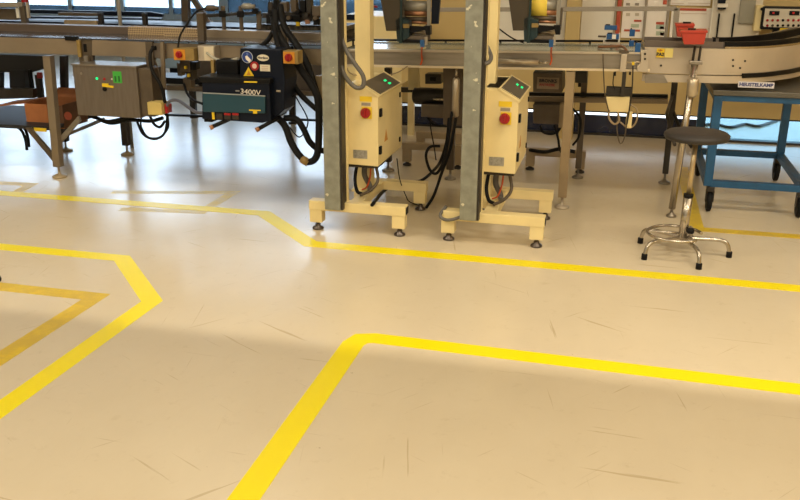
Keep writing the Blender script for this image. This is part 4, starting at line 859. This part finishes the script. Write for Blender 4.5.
t = wallp('wall_cabinet', 'pale wall cabinet with two long dark handles right of the posters', 'cabinet', (713, -20, 762, 42), mat('greyish_cream', (.66, .60, .50), .5), .12)
for x in (717.3, 732.5): MB().pb(x, 13.5, x+1.6, 37.5, YB-.145, .025, .003).obj('handle', BLK, t)
MB().pb(711.8, -20, 713, 42, YB-.125, .01).obj('edge', WHITEP, t)
t = thing('wall_phone', 'small black and white device on the pale cabinet above its handles', 'wall device', at(722, 9, 7.4)); MB().pb(718.5, -4, 726, 3.5, 7.42, .05, .004).obj('body', NAVY, t); MB().pb(717.5, 3.5, 728, 7.5, 7.43, .04, .003).obj('white_tray', WHITE, t); MB().pb(718, 7.5, 726, 9.5, 7.43, .04, .003).obj('base', BLK, t)
tag(MB().pb(741, -20, 756, 23.5, 7.45, .03).obj('metal_sheet', mat('grey_sheet', (.30, .28, .22), .5), None, at(748, 23, 7.45)), 'plain grey sheet on the right half of the pale wall cabinet', 'panel')
# operator panel
t = thing('operator_panel', 'black-framed operator panel with red and black buttons at the upper right', 'control panel', at(782, 31, 7.35))
YP = 7.35
MB().pb(755, 5.5, 763, 31, YP+.03, .12, .004).obj('side_mount', BEIGE, t)
MB().pb(761.5, 7, 820, 30, YP, .1, .008).obj('frame', BLK, t)
MB().pb(764, 9, 818, 27.5, YP-.004, .006).obj('face_plate', mat('panel_face', (.62, .56, .46), .4), t)
for x in (769.5, 789.5): 
    k = MB().pb(x, 11, x+10, 15.3, YP-.012, .01, .002).obj('display', BLK, t); MB().pb(x+3, 12, x+5, 14, YP-.014, .003).obj('red_digit', LEDR, k)
for r_, yy in enumerate((20.3, 25.5)):
    for k in range(9):
        m2 = REDB if (r_ == 0 and k not in (3,)) or (r_ == 1 and k == 0) else (BRN if (r_ == 1 and k == 1) else BLK)
        disc(767.3+k*5.2, yy, YP-.004, .0095, m2, 'button', t, .01)
for x, y in ((762, 9), (762, 27)): disc(x, y, YP-.001, .012, BLK, 'corner_knob', t)
MB().pb(773, 30, 780, 34, YP+.02, .05).obj('cable_outlet', BLK, t); MB().pb(780, 28.2, 788, 30.8, YP-.006, .02).obj('yellow_tape', YEL, t)
MB().pb(768, 10, 812, 27, YP+.1, .15).obj('wall_mount', DKST, t)
# pipe along the floor beyond
t = thing('gnarled_cable', 'dark crooked cable lying along the low window behind the trolley', 'cable', fl(730, 128, -.02)); MB().tube([fl(x, y, -.0) for x, y in ((700, 126), (716, 125), (730, 128), (745, 125), (757, 127), (768, 124), (781, 119))], .02, 8).obj('cable_run', DKST, t)
tag(MB().lathe((fl(2, 281).x-.035, fl(2, 282).y, 0), [(.032, 0), (.034, .01), (.028, .03), (.012, .045)], 20).obj('rubber_foot', RUB, None, (fl(2, 281).x-.035, fl(2, 282).y, 0)), 'dark rounded foot just entering the left edge of the photo', 'rubber foot')

# ================================================================== LIGHT
def area(name, loc, sx, sy, power, col, rot=(0, 0, 0)):
    l = bpy.data.lights.new(name, 'AREA'); l.shape = 'RECTANGLE'; l.size = sx; l.size_y = sy; l.energy = power; l.color = col
    o = bpy.data.objects.new(name, l); COL.objects.link(o); o.location = loc; o.rotation_euler = rot; return o
WARM = (1., .87, .64)
for y, p, sy in ((-1.6, 56, .25), (1.0, 74, .25), (3.4, 38, .025), (6.6, 7, .2)):
    for x in (-7.2, -3.2, .8, 3.8):
        area('ceiling_lamp', (x, y, ZC-.08), 1.5, sy, p*(.4 if x < -4 else 1), WARM)
struct(MB().box(GX0, GX1, 3.06, 3.335, 2.9, ZC).obj('shadow_beam', CEIL))  # unseen beam added so the lamp row casts a shadow edge on the floor
w = bpy.data.worlds.new('World'); scn.world = w; w.use_nodes = True
nt = w.node_tree; bg = nt.nodes['Background']; bg.inputs[0].default_value = (.72, .85, 1., 1); bg.inputs[1].default_value = 6
# camera
cd = bpy.data.cameras.new('Camera'); co = bpy.data.objects.new('Camera', cd); COL.objects.link(co)
M = Matrix((( rt.x, up.x, -fw.x, 0), (rt.y, up.y, -fw.y, 0), (rt.z, up.z, -fw.z, H), (0, 0, 0, 1)))
co.matrix_world = M; cd.sensor_width = 36; cd.lens = 36*F/800; cd.clip_start = .05
scn.camera = co
scn.view_settings.view_transform = 'Standard'; scn.view_settings.look = 'None'; scn.view_settings.exposure = .07; scn.view_settings.gamma = 1
